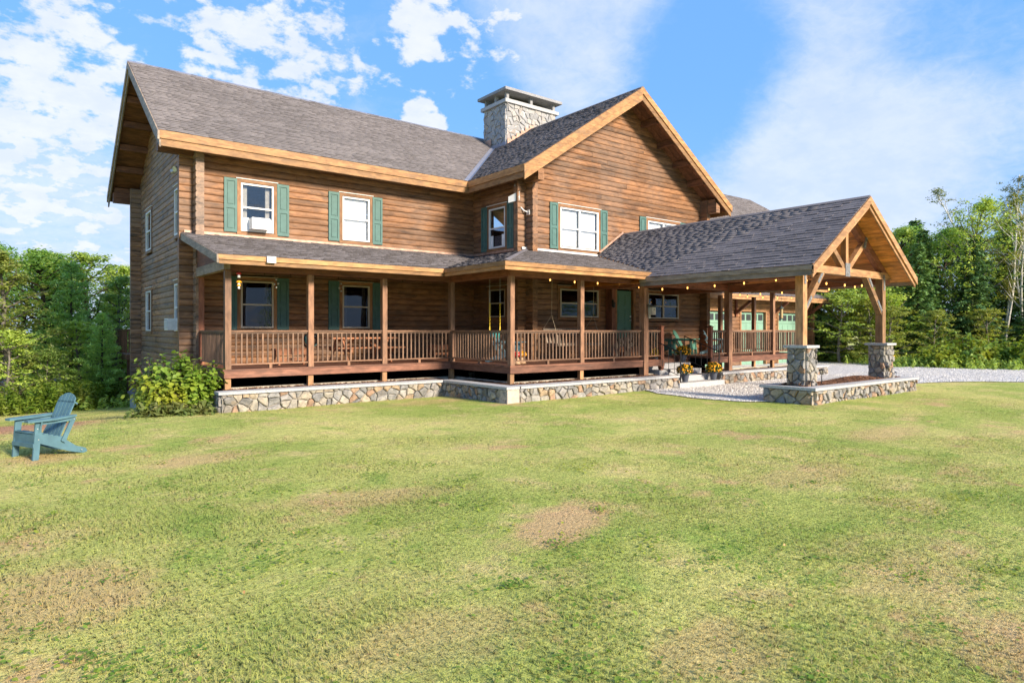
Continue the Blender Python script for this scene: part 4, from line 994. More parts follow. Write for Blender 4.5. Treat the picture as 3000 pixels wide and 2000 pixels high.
# ------------------------------------------------------------------ stone walls round the porch beds
WCAP, WTH, WB = .45, .30, -.12
def stone_wall(name, label, p0, p1, out, seed, cap0=0., cap1=0., zcap=WCAP, size=.20, ends=(False, False)):
    p0, p1, out = Vector(p0), Vector(p1), Vector(out); d = (p1 - p0).normalized(); L = (p1 - p0).length
    t = thing(name, tuple((p0 + p1) / 2), label, 'stone wall')
    b = -out * WTH
    put('core', MB().prism([p0 + Vector((0, 0, WB)), p1 + Vector((0, 0, WB)), p1 + b + Vector((0, 0, WB)), p0 + b + Vector((0, 0, WB))], (0, 0, zcap - .065 - WB)), 'mortar', t)
    stones(t, p0 + Vector((0, 0, WB + .04)), d, (0, 0, 1), out, L, zcap - .07 - WB - .04, size, seed)
    if ends[0]: stones(t, p0 + Vector((0, 0, WB + .04)), b.normalized(), (0, 0, 1), -d, WTH, zcap - .07 - WB - .04, size, seed + 50)
    if ends[1]: stones(t, p1 + Vector((0, 0, WB + .04)), b.normalized(), (0, 0, 1), d, WTH, zcap - .07 - WB - .04, size, seed + 51)
    s0 = -cap0; n = max(1, round((L + cap0 + cap1) / 2.1)); st = (L + cap0 + cap1) / n
    for i in range(n):
        a = p0 + d * (s0 + i * st + (.002 if i else 0)) + out * .07; e_ = p0 + d * (s0 + (i + 1) * st - .002) + out * .07; bb = -out * (WTH + .1)
        put('cap_slab', MB().prism([a + Vector((0, 0, zcap - .064)), e_ + Vector((0, 0, zcap - .064)), e_ + bb + Vector((0, 0, zcap - .064)), a + bb + Vector((0, 0, zcap - .064))], (0, 0, .064 + random.uniform(-.003, .003))), 'granite', t)
    return t
WS = (3.81, 15.46, 9.66, 12.57, 16.25)
stone_wall('stone_wall', 'low fieldstone wall beside the leafy bush at the porch end', (WS[0], WS[1], 0), (WS[2], WS[1], 0), (0, -1, 0), 101, .07, -.08, ends=(True, False))
stone_wall('stone_wall', 'short mossy stone wall in the inner corner below the yellow swing', (WS[2], WS[1] + .1, 0), (WS[2], WS[3], 0), (-1, 0, 0), 102, .0, .07)
stone_wall('stone_wall', 'low fieldstone wall between the pale corner block and the granite steps', (WS[2] + .36, WS[3], 0), (WS[4], WS[3], 0), (0, -1, 0), 103, .02, .0, ends=(False, True))
stone_wall('stone_wall', 'low stone wall running from the steps behind the near stone pillar', (18.55, WS[3], 0), (25.55, WS[3], 0), (0, -1, 0), 104, .05, .05, ends=(True, True))
cb = thing('corner_block', (9.8, 12.7, 0), 'pale smooth rendered block at the outer corner of the stone wall', 'block')
put('block', B(WS[2] - .035, WS[2] + .34, WS[3] - .05, WS[3] + .3, WB, WCAP - .066), 'stucco', cb); put('cap_slab', B(WS[2] + .035, WS[2] + .375, WS[3] - .07, WS[3] + .33, WCAP - .065, WCAP - .002), 'granite', cb)
# mulch beds behind the walls
def bed(name, label, x0, x1, y0, y1, z0, amp, seed, mx=None):
    nxx, nyy = max(3, int((x1 - x0) / .15)), max(3, int((y1 - y0) / .15)); r_ = np.random.default_rng(seed)
    X, Y = np.meshgrid(np.linspace(x0, x1, nxx), np.linspace(y0, y1, nyy), indexing='ij')
    Z = z0 + r_.uniform(-.012, .012, X.shape) + amp * np.sin(np.pi * (Y - y0) / (y1 - y0)) * (.6 + .4 * np.sin(X * 2.1))
    J = np.arange(nxx * nyy).reshape(nxx, nyy)
    o = put(name, np_mesh(name, np.stack([X, Y, Z], -1).reshape(-1, 3), np.stack([J[:-1, :-1], J[1:, :-1], J[1:, 1:], J[:-1, 1:]], -1).reshape(-1, 4)), 'mulch')
    tag(o, label, 'mulch bed', kind='structure'); return lambda x, y: z0 + amp * np.sin(np.pi * (y - y0) / (y1 - y0)) * (.6 + .4 * np.sin(x * 2.1))
bed('mulch_bed', 'strip of brown mulch behind the stone wall below the porch', WS[0] + .2, WS[2] + .3, WS[1] + .2, YD1 + .4, .40, .04, 1)
bed('mulch_bed', 'mulch strip in the inner corner below the swing', WS[2] + .2, XD1 + .4, WS[3] + .2, WS[1] + .19, .405, .04, 2)
bed('mulch_bed', 'mulch strip along the wall left of the granite steps', XD1 + .41, 16.0, WS[3] + .2, YD2 + .5, .40, .04, 3)
bed('mulch_bed', 'mulch strip along the wall right of the granite steps', 18.8, 25.4, WS[3] + .2, YD2 + .5, .40, .04, 4)
def chips(name, label, pts, seed, m='bark_chip', lo=.02, hi=.06, flat=.35):
    r_ = np.random.default_rng(seed); V = []; Q = []
    for (x, y, z) in pts:
        a = r_.uniform(0, 6.28); l, w_ = r_.uniform(lo, hi), r_.uniform(lo, hi) * .45; t_ = r_.uniform(-.5, .5); h = w_ * flat + .004
        ux = np.array([math.cos(a), math.sin(a), t_]) * l / 2; uy = np.array([-math.sin(a), math.cos(a), r_.uniform(-.4, .4)]) * w_ / 2; uz = np.array([0, 0, h])
        c_ = np.array([x, y, z]); k = len(V)
        for sz in (0, 1):
            for sx, sy in ((-1, -1), (1, -1), (1, 1), (-1, 1)): V.append(c_ + ux * sx + uy * sy + uz * sz)
        Q += [(k + 4, k + 5, k + 6, k + 7), (k, k + 1, k + 5, k + 4), (k + 1, k + 2, k + 6, k + 5), (k + 2, k + 3, k + 7, k + 6), (k + 3, k, k + 4, k + 7)]
    o = put(name, np_mesh(name, V, Q), m); tag(o, label, name.replace('_', ' '), kind='stuff'); return o
# ------------------------------------------------------------------ planter with two pillars
QX0, QX1, QY0, QY1, QZ = 15.11, 21.0, 7.75, 9.02, .465
planter = thing('stone_planter', ((QX0 + QX1) / 2, QY0, 0), 'long raised stone planter with mulch under the portico columns', 'planter')
put('core', B(QX0, QX1, QY0, QY1, -.1, QZ - .1), 'mortar', planter)
for a, (o_, ua, na, L) in enumerate((((QX0, QY0, -.06), (1, 0, 0), (0, -1, 0), QX1 - QX0), ((QX0, QY0, -.06), (0, 1, 0), (-1, 0, 0), QY1 - QY0), ((QX1, QY0, -.06), (0, 1, 0), (1, 0, 0), QY1 - QY0))):
    stones(planter, o_, ua, (0, 0, 1), na, L, QZ - .07 + .06, (.19, .27, .2)[a], 120 + a, .06)
n = 3
for i in range(n):
    a = QX0 - .08 + i * (QX1 - QX0 + .16) / n; b = a + (QX1 - QX0 + .16) / n - .004
    put('cap_slab', B(a, b, QY0 - .09, QY0 + .25, QZ - .068, QZ + random.uniform(-.003, .002)), 'granite', planter); put('cap_slab', B(a, b, QY1 - .22, QY1 + .08, QZ - .068, QZ - .003), 'granite', planter)
for x in (QX0 - .08, QX1 - .17): put('cap_slab', B(x, x + .25, QY0 + .253, QY1 - .223, QZ - .068, QZ - .002), 'granite', planter)
mz = bed('mulch_bed', 'heaped brown bark mulch in the stone planter', QX0 + .16, QX1 - .16, QY0 + .22, QY1 - .2, .43, .12, 6)
r_ = np.random.default_rng(5); X = r_.uniform(QX0 + .2, QX1 - .2, 2600); Y = r_.uniform(QY0 + .26, QY1 - .24, 2600)
chips('bark_chips', 'loose bark chips scattered over the planter mulch', np.stack([X, Y, mz(X, Y) + .0], 1), 3)
Y = r_.uniform(WS[1] + .24, YD1 + .3, 900); X = r_.uniform(WS[0] + .3, WS[2], 900); X2 = r_.uniform(XD1, 16, 900); Y2 = r_.uniform(WS[3] + .24, YD2 + .3, 900)
chips('bark_chips', 'loose bark chips on the beds along the porch', np.concatenate([np.stack([X, Y, X * 0 + .43], 1), np.stack([X2, Y2, X2 * 0 + .43], 1)]), 4)
for i, (cx, cy, lab) in enumerate(((CXL + .1, CYF + .1, 'stone pillar with granite cap nearest the gravel path'), (CXR_ + .1, CYF + .1, 'stone pillar with granite cap at the far end of the planter'))):
    pil = thing('stone_pillar', (cx, cy, .4), lab, 'pillar', 'stone pillars of the portico')
    h = .23; z0, z1 = .40, 1.395
    put('core', B(cx - h, cx + h, cy - h, cy + h, z0, z1), 'mortar', pil)
    for a, (o_, ua, na) in enumerate((((cx - h, cy - h, z0), (1, 0, 0), (0, -1, 0)), ((cx - h, cy - h, z0), (0, 1, 0), (-1, 0, 0)), ((cx + h, cy - h, z0), (0, 1, 0), (1, 0, 0)))):
        stones(pil, o_, ua, (0, 0, 1), na, 2 * h, z1 - z0, .185, 140 + a + 5 * i, .05)
    put('cap_slab', B(cx - .31, cx + .31, cy - .31, cy + .31, 1.396, 1.46), 'granite', pil)
# ------------------------------------------------------------------ granite steps and hand rails
steps = thing('stone_steps', (17.35, 12.5, 0), 'flight of pale granite steps up to the porch', 'steps')
for i, (y0, zt) in enumerate(((12.46, .213), (12.90, .386), (13.33, .56), (13.77, .732))):
    put('step', B(16.20 + .12 * (i > 0), 18.52 - .0 * i - .04 * (i > 0), y0, 14.19 if i == 3 else y0 + .6, -.1 if i == 0 else zt - .2, zt), 'granite', steps)
def hand_rail(x, label):
    t = thing('hand_rail', (x, 12.6, .2), label, 'hand rail', 'iron hand rails of the steps')
    a, b = Vector((x, 12.60, 1.13)), Vector((x, 13.98, 1.62))
    put('top_rail', MB().tube([a, b], .018, 6), 'black_iron', t); put('lower_rail', MB().tube([a - Vector((0, 0, .72)), b - Vector((0, 0, .78))], .011, 6), 'black_iron', t)
    put('post', MB().tube([(x, 12.60, .213), (x, 12.60, 1.15)], .020, 6).lathe([(.02, 0), (.032, .02), (.02, .045)], (x, 12.60, 1.15), 8), 'black_iron', t)
    put('post', MB().tube([(x, 13.98, .732), (x, 13.98, 1.63)], .014, 6), 'black_iron', t)
    for i in range(1, 6):
        q = a + (b - a) * i / 6; put('baluster', MB().tube([(q.x, q.y, q.z - .73), (q.x, q.y, q.z)], .008, 5), 'black_iron', t)
hand_rail(16.42, 'black iron hand rail on the birdhouse side of the steps'); hand_rail(18.42, 'black iron hand rail on the garage side of the steps')

# ------------------------------------------------------------------ adirondack chairs
def rbox(x0, x1, y0, y1, z0, z1): return MB().box(x0, x1, y0, y1, z0, z1)
def adirondack(name, m):
    """front towards -y, built about its own base"""
    t = thing(name, (0, 0, 0)); W = .27
    P = lambda nm, mb: put(nm, mb, m, t, local=True)
    for s in (-1, 1):
        x = s * W
        P('side_rail', MB().prism([(x - .016, .02, .26), (x - .016, .06, .385), (x - .016, .45, .30), (x - .016, .72, .13), (x - .016, .90, .075), (x - .016, .93, .02), (x - .016, .86, .0), (x - .016, .60, .06)], (.032, 0, 0)))
        xo = s * (W + .035)
        P('front_leg', MB().prism([(xo - .016, -.05, 0), (xo - .016, .05, 0), (xo - .016, .11, .56), (xo - .016, .0, .56)], (.032, 0, 0)))
        P('arm_bracket', MB().prism([(xo + s * .017, .045, .40), (xo + s * .017, .075, .56), (xo + s * .075, .06, .56)], (0, .03, 0)))
        arm = [(-.085, -.13), (.045, -.14), (.085, -.08), (.08, .30), (.04, .70), (-.045, .70), (-.06, .30), (-.09, -.06)]
        P('armrest', MB().prism([(xo + s * a, b, .562 + .02 * (b > .5)) for a, b in arm], (0, 0, .03)))
        P('arm_support', MB().beam((xo, .10, .54), (xo, .68, .555), .03, .06)); P('back_leg', MB().beam((s * (W + .035), .47, .22), (s * (W + .03), .67, .57), .03, .075, (0, 1, 0)))
    for i in range(6):
        f = i / 5; y = .02 + f * .42; z = .395 - max(0, f - .1) * .115
        mb = MB().beam((-W - .018, y + .0, z), (W + .018, y, z), .072, .02); P('seat_slat', mb)
    P('apron', rbox(-W - .017, W + .017, -.02, .005, .245, .375)); P('apron', rbox(-W - .05, W + .05, -.045, -.021, .19, .25))
    lean = Vector((0, .40, .80)).normalized(); o = Vector((0, .44, .26))
    nb = 5; wv = .105
    for i in range(nb):
        k = i - (nb - 1) / 2; top = .74 - .028 * k * k; x0, x1 = k * wv - wv / 2 + .010, k * wv + wv / 2 - .010; tp = lambda x: .745 - 1.45 * x * x - (.10 if abs(x) > .25 else 0)
        q = [(x0 * .88, 0), (x1 * .88, 0)] + [(x1 + (x0 - x1) * j / 4, tp(x1 + (x0 - x1) * j / 4)) for j in range(5)]
        nrm = Vector((0, lean.z, -lean.y))
        P('back_slat', MB().prism([Vector((a, 0, 0)) + o + lean * b for a, b in q], nrm * .02))
    for b in (.32, .60): 
        c = o + lean * b + Vector((0, lean.z, -lean.y)) * .035; P('back_batten', MB().beam((-.25, c.y, c.z), (.25, c.y, c.z), .07, .025, lean))
    for s in (-1, 1):
        for y_, z_ in ((.03, .46), (.045, .30), (.80, .06), (.66, .545)):
            put('bolt', MB().tube([(s * (W + .05), y_, z_), (s * (W + .058), y_, z_)], .009, 6), 'bright_bolt', t, local=True)
    return t
def place(t, x, y, z, rot, label, cat, group=None):
    t.location = (x, y, z); t.rotation_euler = (0, 0, rot); ORIG[t.name] = Matrix.Translation((x, y, z)) @ Matrix.Rotation(rot, 4, 'Z'); tag(t, label, cat, group); return t
def face(dx, dy): return math.atan2(dx, -dy)       # rotation that turns the front (-y) to look along (dx,dy)
ch0 = adirondack('adirondack_chair', 'adirondack_teal')
ch0.scale = (.84, .76, .95)
place(ch0, .22, 11.38, ghf(.2, 11.4) - .01, face(-.90, -.42), 'blue grey adirondack chair standing alone on the lawn', 'chair', 'adirondack chairs')
ch1 = adirondack('adirondack_chair', 'adirondack_green')
place(ch1, 19.55, 15.35, ZD, face(.38, -.92), 'green adirondack chair under the window, second from the birdhouse post', 'chair', 'adirondack chairs')
ch1['label'] = 'green adirondack chair on the porch nearest the birdhouse'
for x, y, f, lab, mm in ((20.75, 15.3, (.40, -.92), 'green adirondack chair on the porch behind the top flower pot', 'adirondack_green'), (21.9, 14.75, (.62, -.75), 'adirondack chair tinted with pale blue light, half hidden by the right newel post', 'adirondack_blue_lit'), (11.75, 14.75, (.62, -.78), 'teal adirondack chair behind the porch railing beside the mushroom stools', 'adirondack_teal')):
    c = copy_tree(ch1); place(c, x, y, ZD, face(*f), lab, 'chair', 'adirondack chairs')
    if mm != 'adirondack_green':
        for o in c.children:
            if o.name.startswith('bolt'): continue
            o.material_slots[0].link = 'OBJECT'; o.material_slots[0].material = MATS[mm]
st = thing('side_table', (21.35, 15.0, ZD), 'small round brown table between the green and the pale chair', 'table')
put('table_top', MB().lathe([(.24, 0), (.25, .015), (.24, .03)], (21.35, 15.0, ZD + .5), 16), 'cedar_x', st)
for k in range(3): a = k * 2.1; put('leg', MB().beam((21.35 + .06 * math.cos(a), 15 + .06 * math.sin(a), ZD + .5), (21.35 + .2 * math.cos(a), 15 + .2 * math.sin(a), ZD), .035, .035), 'cedar_x', st)

# ------------------------------------------------------------------ picnic table, benches, swing bench
def picnic(x0, x1, yc):
    t = thing('picnic_table', ((x0 + x1) / 2, yc, ZD), 'reddish wooden picnic table with attached benches on the porch', 'table')
    for i in range(5): y = yc - .36 + i * .147; put('top_plank', B(x0, x1, y, y + .14, ZD + .68, ZD + .72), 'picnic_wood', t)
    for s in (-1, 1):
        for i in range(2): y = yc + s * .68 - .13 + i * .135; put('bench_plank', B(x0 - .02, x1 + .02, y, y + .128, ZD + .42, ZD + .455), 'picnic_wood', t)
    for x in (x0 + .35, x1 - .35):
        for s in (-1, 1): put('leg', MB().beam((x, yc + s * .62, ZD), (x, yc + s * .2, ZD + .68), .04, .1), 'picnic_wood', t)
        put('cross_beam', B(x + .021, x + .06, yc - .78, yc + .78, ZD + .32, ZD + .418), 'picnic_wood', t); put('cross_beam', B(x + .021, x + .06, yc - .34, yc + .34, ZD + .59, ZD + .678), 'picnic_wood', t)
        s = 1 if x == x0 + .35 else -1; put('brace', MB().beam((x + s * .04, yc, ZD + .38), (x + s * .45, yc, ZD + .66), .04, .07), 'picnic_wood', t)
picnic(7.1, 9.1, 17.5)
def bench(x0, x1, yc, lab, rot=0):
    t = thing('wooden_bench', ((x0 + x1) / 2, yc, ZD), lab, 'bench')
    for i in range(3): y = yc - .19 + i * .13; put('seat_plank', B(x0, x1, y, y + .12, ZD + .41, ZD + .445), 'picnic_wood', t)
    for x in (x0 + .08, x1 - .08):
        for s in (-1, 1): put('leg', MB().beam((x, yc + s * .2, ZD), (x, yc + s * .1, ZD + .41), .045, .09), 'picnic_wood', t)
    put('stretcher', B(x0 + .05, x1 - .05, yc - .17, yc - .12, ZD + .12, ZD + .2), 'picnic_wood', t); put('apron', B(x0 + .02, x1 - .02, yc - .185, yc - .15, ZD + .28, ZD + .408), 'picnic_wood', t)
bench(5.55, 6.5, 17.3, 'small reddish wooden bench below the first lower window'); bench(10.9, 11.75, 18.35, 'plain wooden bench in the dark inner corner of the porch')
sw = thing('porch_swing', (14.45, 15.35, 1.4), 'brown slatted bench swing hanging on ropes by the porch window', 'porch swing')
sz = 1.40; sx0, sx1, sy = 13.5, 15.4, 15.3
for i in range(5): put('seat_slat', B(sx0 + .05, sx1 - .05, sy - .25 + i * .1, sy - .165 + i * .1, sz, sz + .022), 'greywood_x', sw)
n = 13
for i in range(n): x = sx0 + .08 + i * (sx1 - sx0 - .2) / (n - 1); put('back_slat', MB().beam((x, sy + .27, sz + .02), (x, sy + .42, sz + .44), .055, .018, (0, 1, 0)), 'greywood_z', sw)
put('top_rail', MB().beam((sx0 + .02, sy + .43, sz + .45), (sx1 - .02, sy + .43, sz + .45), .04, .06), 'greywood_x', sw); put('front_rail', B(sx0, sx1, sy - .30, sy - .26, sz - .06, sz + .022), 'greywood_x', sw)
for x in (sx0 + .03, sx1 - .03):
    put('armrest', B(x - .04, x + .04, sy - .28, sy + .34, sz + .25, sz + .275), 'greywood_y', sw); put('arm_post', B(x - .025, x + .025, sy - .26, sy - .21, sz - .05, sz + .249), 'greywood_z', sw); put('end_frame', B(x - .02, x + .02, sy - .25, sy + .28, sz - .06, sz - .002), 'greywood_y', sw)
    put('rope', MB().tube([(x, sy, 3.455), (x, sy + .02, 2.3)], .008, 5).tube([(x, sy + .02, 2.3), (x, sy - .24, sz + .27)], .006, 5).tube([(x, sy + .02, 2.3), (x, sy + .42, sz + .47)], .006, 5), 'rope', sw)
# toddler swing
ts = thing('toddler_swing', (11.3, 15.3, 1.6), 'teal toddler swing seat on yellow coated chains', 'swing')
put('seat', MB().lathe([(.06, -.06), (.15, -.03), (.17, .08), (.165, .16), (.15, .16), (.13, .02)], (11.3, 15.3, 1.64), 16), 'swing_teal', ts, smooth=True)
for s in (-1, 1):
    tx = 11.3 + s * .118; ty = 15.3 - s * .092
    z = 3.44; k = 0
    ch = MB()
    while z > 2.66:
        ch.tube([(tx + (.006 if k % 2 else 0), ty, z), (tx - (.006 if k % 2 else 0), ty, z - .045)], .0095 if k % 2 else .006, 5); z -= .04; k += 1
    put('chain', ch, 'chain_metal', ts)
    ch = MB(); 
    while z > 1.98:
        ch.tube([(tx + (.007 if k % 2 else 0), ty, z), (tx - (.007 if k % 2 else 0), ty, z - .052)], .014 if k % 2 else .010, 6); z -= .045; k += 1
    ch.tube([(tx, ty, z), (tx - .05, ty - .04, 1.79)], .011, 5).tube([(tx, ty, z), (tx + .05, ty + .04, 1.79)], .011, 5)
    put('coated_chain', ch, 'yellow_plastic', ts)
# mushroom stools
for x, y, mm, lab, s in ((11.38, 14.15, 'mushroom_orange', 'orange spotted mushroom shaped stool on the porch', 1.), (11.08, 14.0, 'mushroom_red', 'red spotted mushroom stool half hidden by the corner post', .9)):
    ms = thing('mushroom_stool', (x, y, ZD), lab, 'stool', 'mushroom stools')
    put('stem', MB().lathe([(.13, 0), (.10, .06), (.065, .16), (.07, .22)], (x, y, ZD), 14), 'mushroom_stem', ms, smooth=True)
    cp = put('cap', MB().lathe([(.05, .19), (.125, .20), (.145, .24), (.12, .31), (.06, .345), (.01, .352)], (x, y, ZD), 18), mm, ms, smooth=True)
    for k in range(7): a = k * 2.4; rr_ = .075 + .06 * (k % 2); zz_ = .335 - 1.9 * (rr_ - .05) ** 2 * 6; put('spot', MB().lathe([(.02, 0), (.014, .012)], (x + rr_ * math.cos(a), y + rr_ * math.sin(a), ZD + min(.345, zz_)), 8), 'cream_dot', cp)
# driftwood animal beside the door
dw = thing('driftwood_animal', (16.6, 15.2, ZD), 'dark driftwood animal sculpture standing behind the railing near the door', 'sculpture')
me = bpy.data.meshes.new('body'); ox, oy = 16.6, 15.2
jn = [(0, 0, .48), (.22, 0, .52), (-.25, 0, .50), (.34, 0, .72), (.42, -.02, .90), (.55, -.03, .84), (.24, .1, .26), (.26, .1, .0), (.2, -.1, .26), (.22, -.1, 0), (-.27, .1, .28), (-.24, .1, 0), (-.3, -.1, .28), (-.26, -.1, 0), (-.36, 0, .40)]
me.from_pydata([(ox + a * .9, oy - a * .35 + b, ZD + c) for a, b, c in jn], [(0, 1), (0, 2), (1, 3), (3, 4), (4, 5), (1, 6), (6, 7), (1, 8), (8, 9), (2, 10), (10, 11), (2, 12), (12, 13), (2, 14)], [])
o = put('body', me, 'driftwood', dw)
md = o.modifiers.new('skin', 'SKIN')
for i, v_ in enumerate(me.skin_vertices[0].data if me.skin_vertices else []): pass
bm = bmesh.new(); bm.from_mesh(me); ly = bm.verts.layers.skin.verify()
for v_, r_ in zip(bm.verts, (.15, .14, .13, .09, .075, .045, .05, .035, .05, .035, .055, .035, .055, .035, .03)): v_[ly].radius = (r_, r_)
bm.verts.ensure_lookup_table(); bm.verts[0][ly].use_root = True; bm.to_mesh(me); bm.free()
md2 = o.modifiers.new('sub', 'SUBSURF'); md2.levels = 1; md2.render_levels = 1
for k in range(16):
    a = random.uniform(-.3, .35); put('stick', MB().beam((ox + a * .9 + random.uniform(-.1, .1), oy - a * .35 - .12, ZD + random.uniform(.2, .5)), (ox + a * .9 + random.uniform(-.15, .15), oy - a * .35 - .13, ZD + random.uniform(.5, .75)), .03, .03), 'driftwood', dw)
# hose on the wall
hz = thing('garden_hose', (7.28, YF1 - .08, 1.58), 'coiled teal garden hose hanging on the log wall', 'hose')
pts = [(7.28 + (.20 + .012 * math.sin(k * .9)) * math.cos(k * .35), YF1 - .06 - .0012 * k, 1.56 + .22 * math.sin(k * .35)) for k in range(90)]
put('coil', MB().tube(pts, .016, 6), 'hose_teal', hz, smooth=True); put('hanger', B(7.18, 7.38, YF1 - .19, YF1 - .02, 1.62, 1.68), 'black_iron', hz)
# ------------------------------------------------------------------ flower pots
def leaf_cloud(n, size, fn, seed, elong=1.0, up=.6, jitter=.6, hexa=False):
    """n leaves; fn(rng,n) gives positions and outward directions"""
    r_ = np.random.default_rng(seed); P, N = fn(r_, n); N = N + r_.normal(0, jitter, N.shape); N[:, 2] += up * .5; N /= np.linalg.norm(N, axis=1)[:, None] + 1e-9
    T = np.cross(N, r_.normal(0, 1, N.shape)); T /= np.linalg.norm(T, axis=1)[:, None] + 1e-9; U = np.cross(N, T)
    s = size * r_.uniform(.6, 1.3, n)[:, None]; a = T * s * elong; b = U * s * .55
    if hexa:
        V = np.stack([P - a * .5, P - a * .18 + b * .72, P + a * .22 + b * .52 + N * s * .06, P + a * .62 - N * s * .10, P + a * .22 - b * .52 + N * s * .06, P - a * .18 - b * .72], 1).reshape(-1, 3); k = np.arange(n)[:, None] * 6
        return V, np.concatenate([k + np.array([[0, 1, 2, 3]]), k + np.array([[0, 3, 4, 5]])])
    V = np.stack([P - a * .5, P + b * .5 + N * s * .08, P + a * .5, P - b * .5 + N * s * .08], 1).reshape(-1, 3)
    return V, np.arange(n)[:, None] * 4 + np.array([[0, 1, 2, 3]])
def pot(x, y, z, lab, fm='flower_orange', s=1., seed=1):
    t = thing('flower_pot', (x, y, z), lab, 'flower pot', 'potted mums by the steps')
    h = .25 * s
    put('pot', MB().lathe([(.085 * s, 0), (.125 * s, h * .88), (.145 * s, h * .9), (.145 * s, h), (.125 * s, h)], (x, y, z), 18), 'pot_grey', t, smooth=False)
    c = np.array([x, y, z + h + .10 * s]); rad = np.array([.27, .27, .22]) * s
    def f(sc):
        def g(r_, n):
            d = r_.normal(0, 1, (n, 3)); d /= np.linalg.norm(d, axis=1)[:, None]; d[:, 2] = np.where(d[:, 2] < -.45, -d[:, 2], d[:, 2])
            rr_ = sc * (1 + .10 * np.sin(d[:, :1] * 7 + seed) * np.cos(d[:, 1:2] * 6)) * r_.uniform(.78, 1.02, (n, 1)); return c + d * rad * rr_, d
        return g
    V, Q = leaf_cloud(1500, .05, f(.93), seed, up=.2); put('leaves', np_mesh('leaves', V, Q), 'leaf_mum', t)
    r_ = np.random.default_rng(seed + 9); n = 240; P, N = f(1.02)(r_, n); keep = (N[:, 2] > -.15) | (r_.random(n) < .3); P, N = P[keep], N[keep]; n = len(P)
    T = np.cross(N, (0, 0, 1.0)); T /= np.linalg.norm(T, axis=1)[:, None] + 1e-6; U = np.cross(N, T); sz_ = (.020 * s * r_.uniform(.7, 1.25, n))[:, None]
    V = []; Tm = []
    ring = [P + (T * math.cos(a) + U * math.sin(a)) * sz_ for a in np.arange(7) * 2 * math.pi / 7]; V = np.stack([P + N * sz_ * .7] + ring, 1).reshape(-1, 3)
    k = np.arange(n)[:, None] * 8; Tm = np.concatenate([k + np.array([[0, 1 + j, 1 + (j + 1) % 7]]) for j in range(7)])
    put('blossoms', np_mesh('blossoms', V, None, Tm), fm, t)
pot(16.72, 12.66, .213, 'orange mum in a dark pot on the lowest step, left end', seed=3); pot(18.2, 12.66, .213, 'orange mum in a dark pot on the lowest step, right end', seed=5)
pot(18.35, 13.98, .732, 'orange mum in a dark pot at the top of the steps', seed=7); pot(16.95, 14.02, .732, 'yellow mum in a pot tucked beside the left newel post', 'flower_yellow', .85, seed=8)

# ------------------------------------------------------------------ string lights and small fittings
def catenary(p0, p1, sag, n=10):
    p0, p1 = Vector(p0), Vector(p1); return [p0 + (p1 - p0) * (i / n) - Vector((0, 0, sag * 4 * (i / n) * (1 - i / n))) for i in range(n + 1)]
def string_lights(lab, runs, lit='bulb_glow', sub=2):
    t = thing('string_lights', runs[0][0], lab, 'string lights', 'string lights'); cord = MB()
    for p0, p1, nb, sag in runs:
        c = catenary(p0, p1, sag, nb * sub); cord.tube(c, .005, 4)
        for i in range(1, nb * sub, sub):
            q = c[i]; bl = put('bulb', MB().lathe([(.008, .0), (.018, -.02), (.022, -.042), (.014, -.068), (.004, -.078)], (q.x, q.y, q.z - .045), 10), lit, t, smooth=True)
            put('socket', MB().lathe([(.014, -.05), (.014, 0)], tuple(q), 8), 'black_iron', bl)
    put('cord', cord, 'black_iron', t)
string_lights('string of glowing bulbs under the porch eave by the swing bench', [((11.7, 13.85, 3.36), (15.5, 13.85, 3.38), 4, .05), ((15.5, 13.85, 3.38), (15.75, 13.3, 3.18), 1, .02)])
string_lights('string of glowing bulbs along the near side of the portico', [((15.72, 13.2, 3.16), (15.73, 8.6, 3.24), 5, .04)])
string_lights('string of glowing bulbs along the far side of the portico', [((19.95, 13.2, 3.13), (19.96, 8.6, 3.22), 6, .04), ((20.1, 13.6, 3.16), (25.2, 13.55, 3.2), 5, .03)])
string_lights('string of glowing bulbs across the front of the portico', [((15.8, 8.55, 3.22), (19.95, 8.55, 3.22), 4, .06)])
string_lights('unlit bulbs strung under the porch eave by the first windows', [((4.3, 17.2, 3.38), (10.3, 17.2, 3.38), 9, .03)], 'clear_plastic')
def wind_chime(x, y, z, lab):
    t = thing('wind_chime', (x, y, z), lab, 'wind chime'); put('cord', MB().tube([(x, y, z), (x, y, z - .5)], .004, 4), 'black_iron', t)
    for k, (dz, mm, s) in enumerate(((-.16, 'mushroom_red', 1.), (-.36, 'mushroom_orange', 1.1), (-.44, 'mushroom_orange', .8))):
        cp = put('mushroom', MB().lathe([(.02 * s, -.02), (.062 * s, -.005), (.045 * s, .03), (.008, .045)], (x, y, z + dz), 12), mm, t, smooth=True); put('stem', MB().lathe([(.03 * s, -.09 * s), (.035 * s, -.06), (.02 * s, -.02)], (x, y, z + dz), 10), 'blind', cp, smooth=True)
wind_chime(4.34, 16.02, 3.32, 'small red and orange mushroom wind chime by the corner post')
for x, y, lab in ((5.35, 16.45, 'tiny metal ball ornament hanging in front of the first lower window'), (7.25, 16.9, 'tiny metal ball ornament hanging between the lower windows')):
    t = thing('hanging_ornament', (x, y, 3.3), lab, 'ornament'); put('cord', MB().tube([(x, y, 3.45), (x, y, 2.95)], .003, 4), 'black_iron', t)
    for dx, dz in ((-.05, 2.98), (.05, 3.0), (0, 2.9), (.0, 3.1)): put('ball', MB().lathe([(.004, -.028), (.022, -.016), (.03, 0), (.022, .016), (.004, .028)], (x + dx, y, dz), 10), 'chain_metal', t, smooth=True)
bh = thing('birdhouse', (15.78, 13.2, 2.4), 'small grey wooden birdhouse with dark roof fixed to the porch post', 'birdhouse')
bx0, by0 = 15.66, 13.07
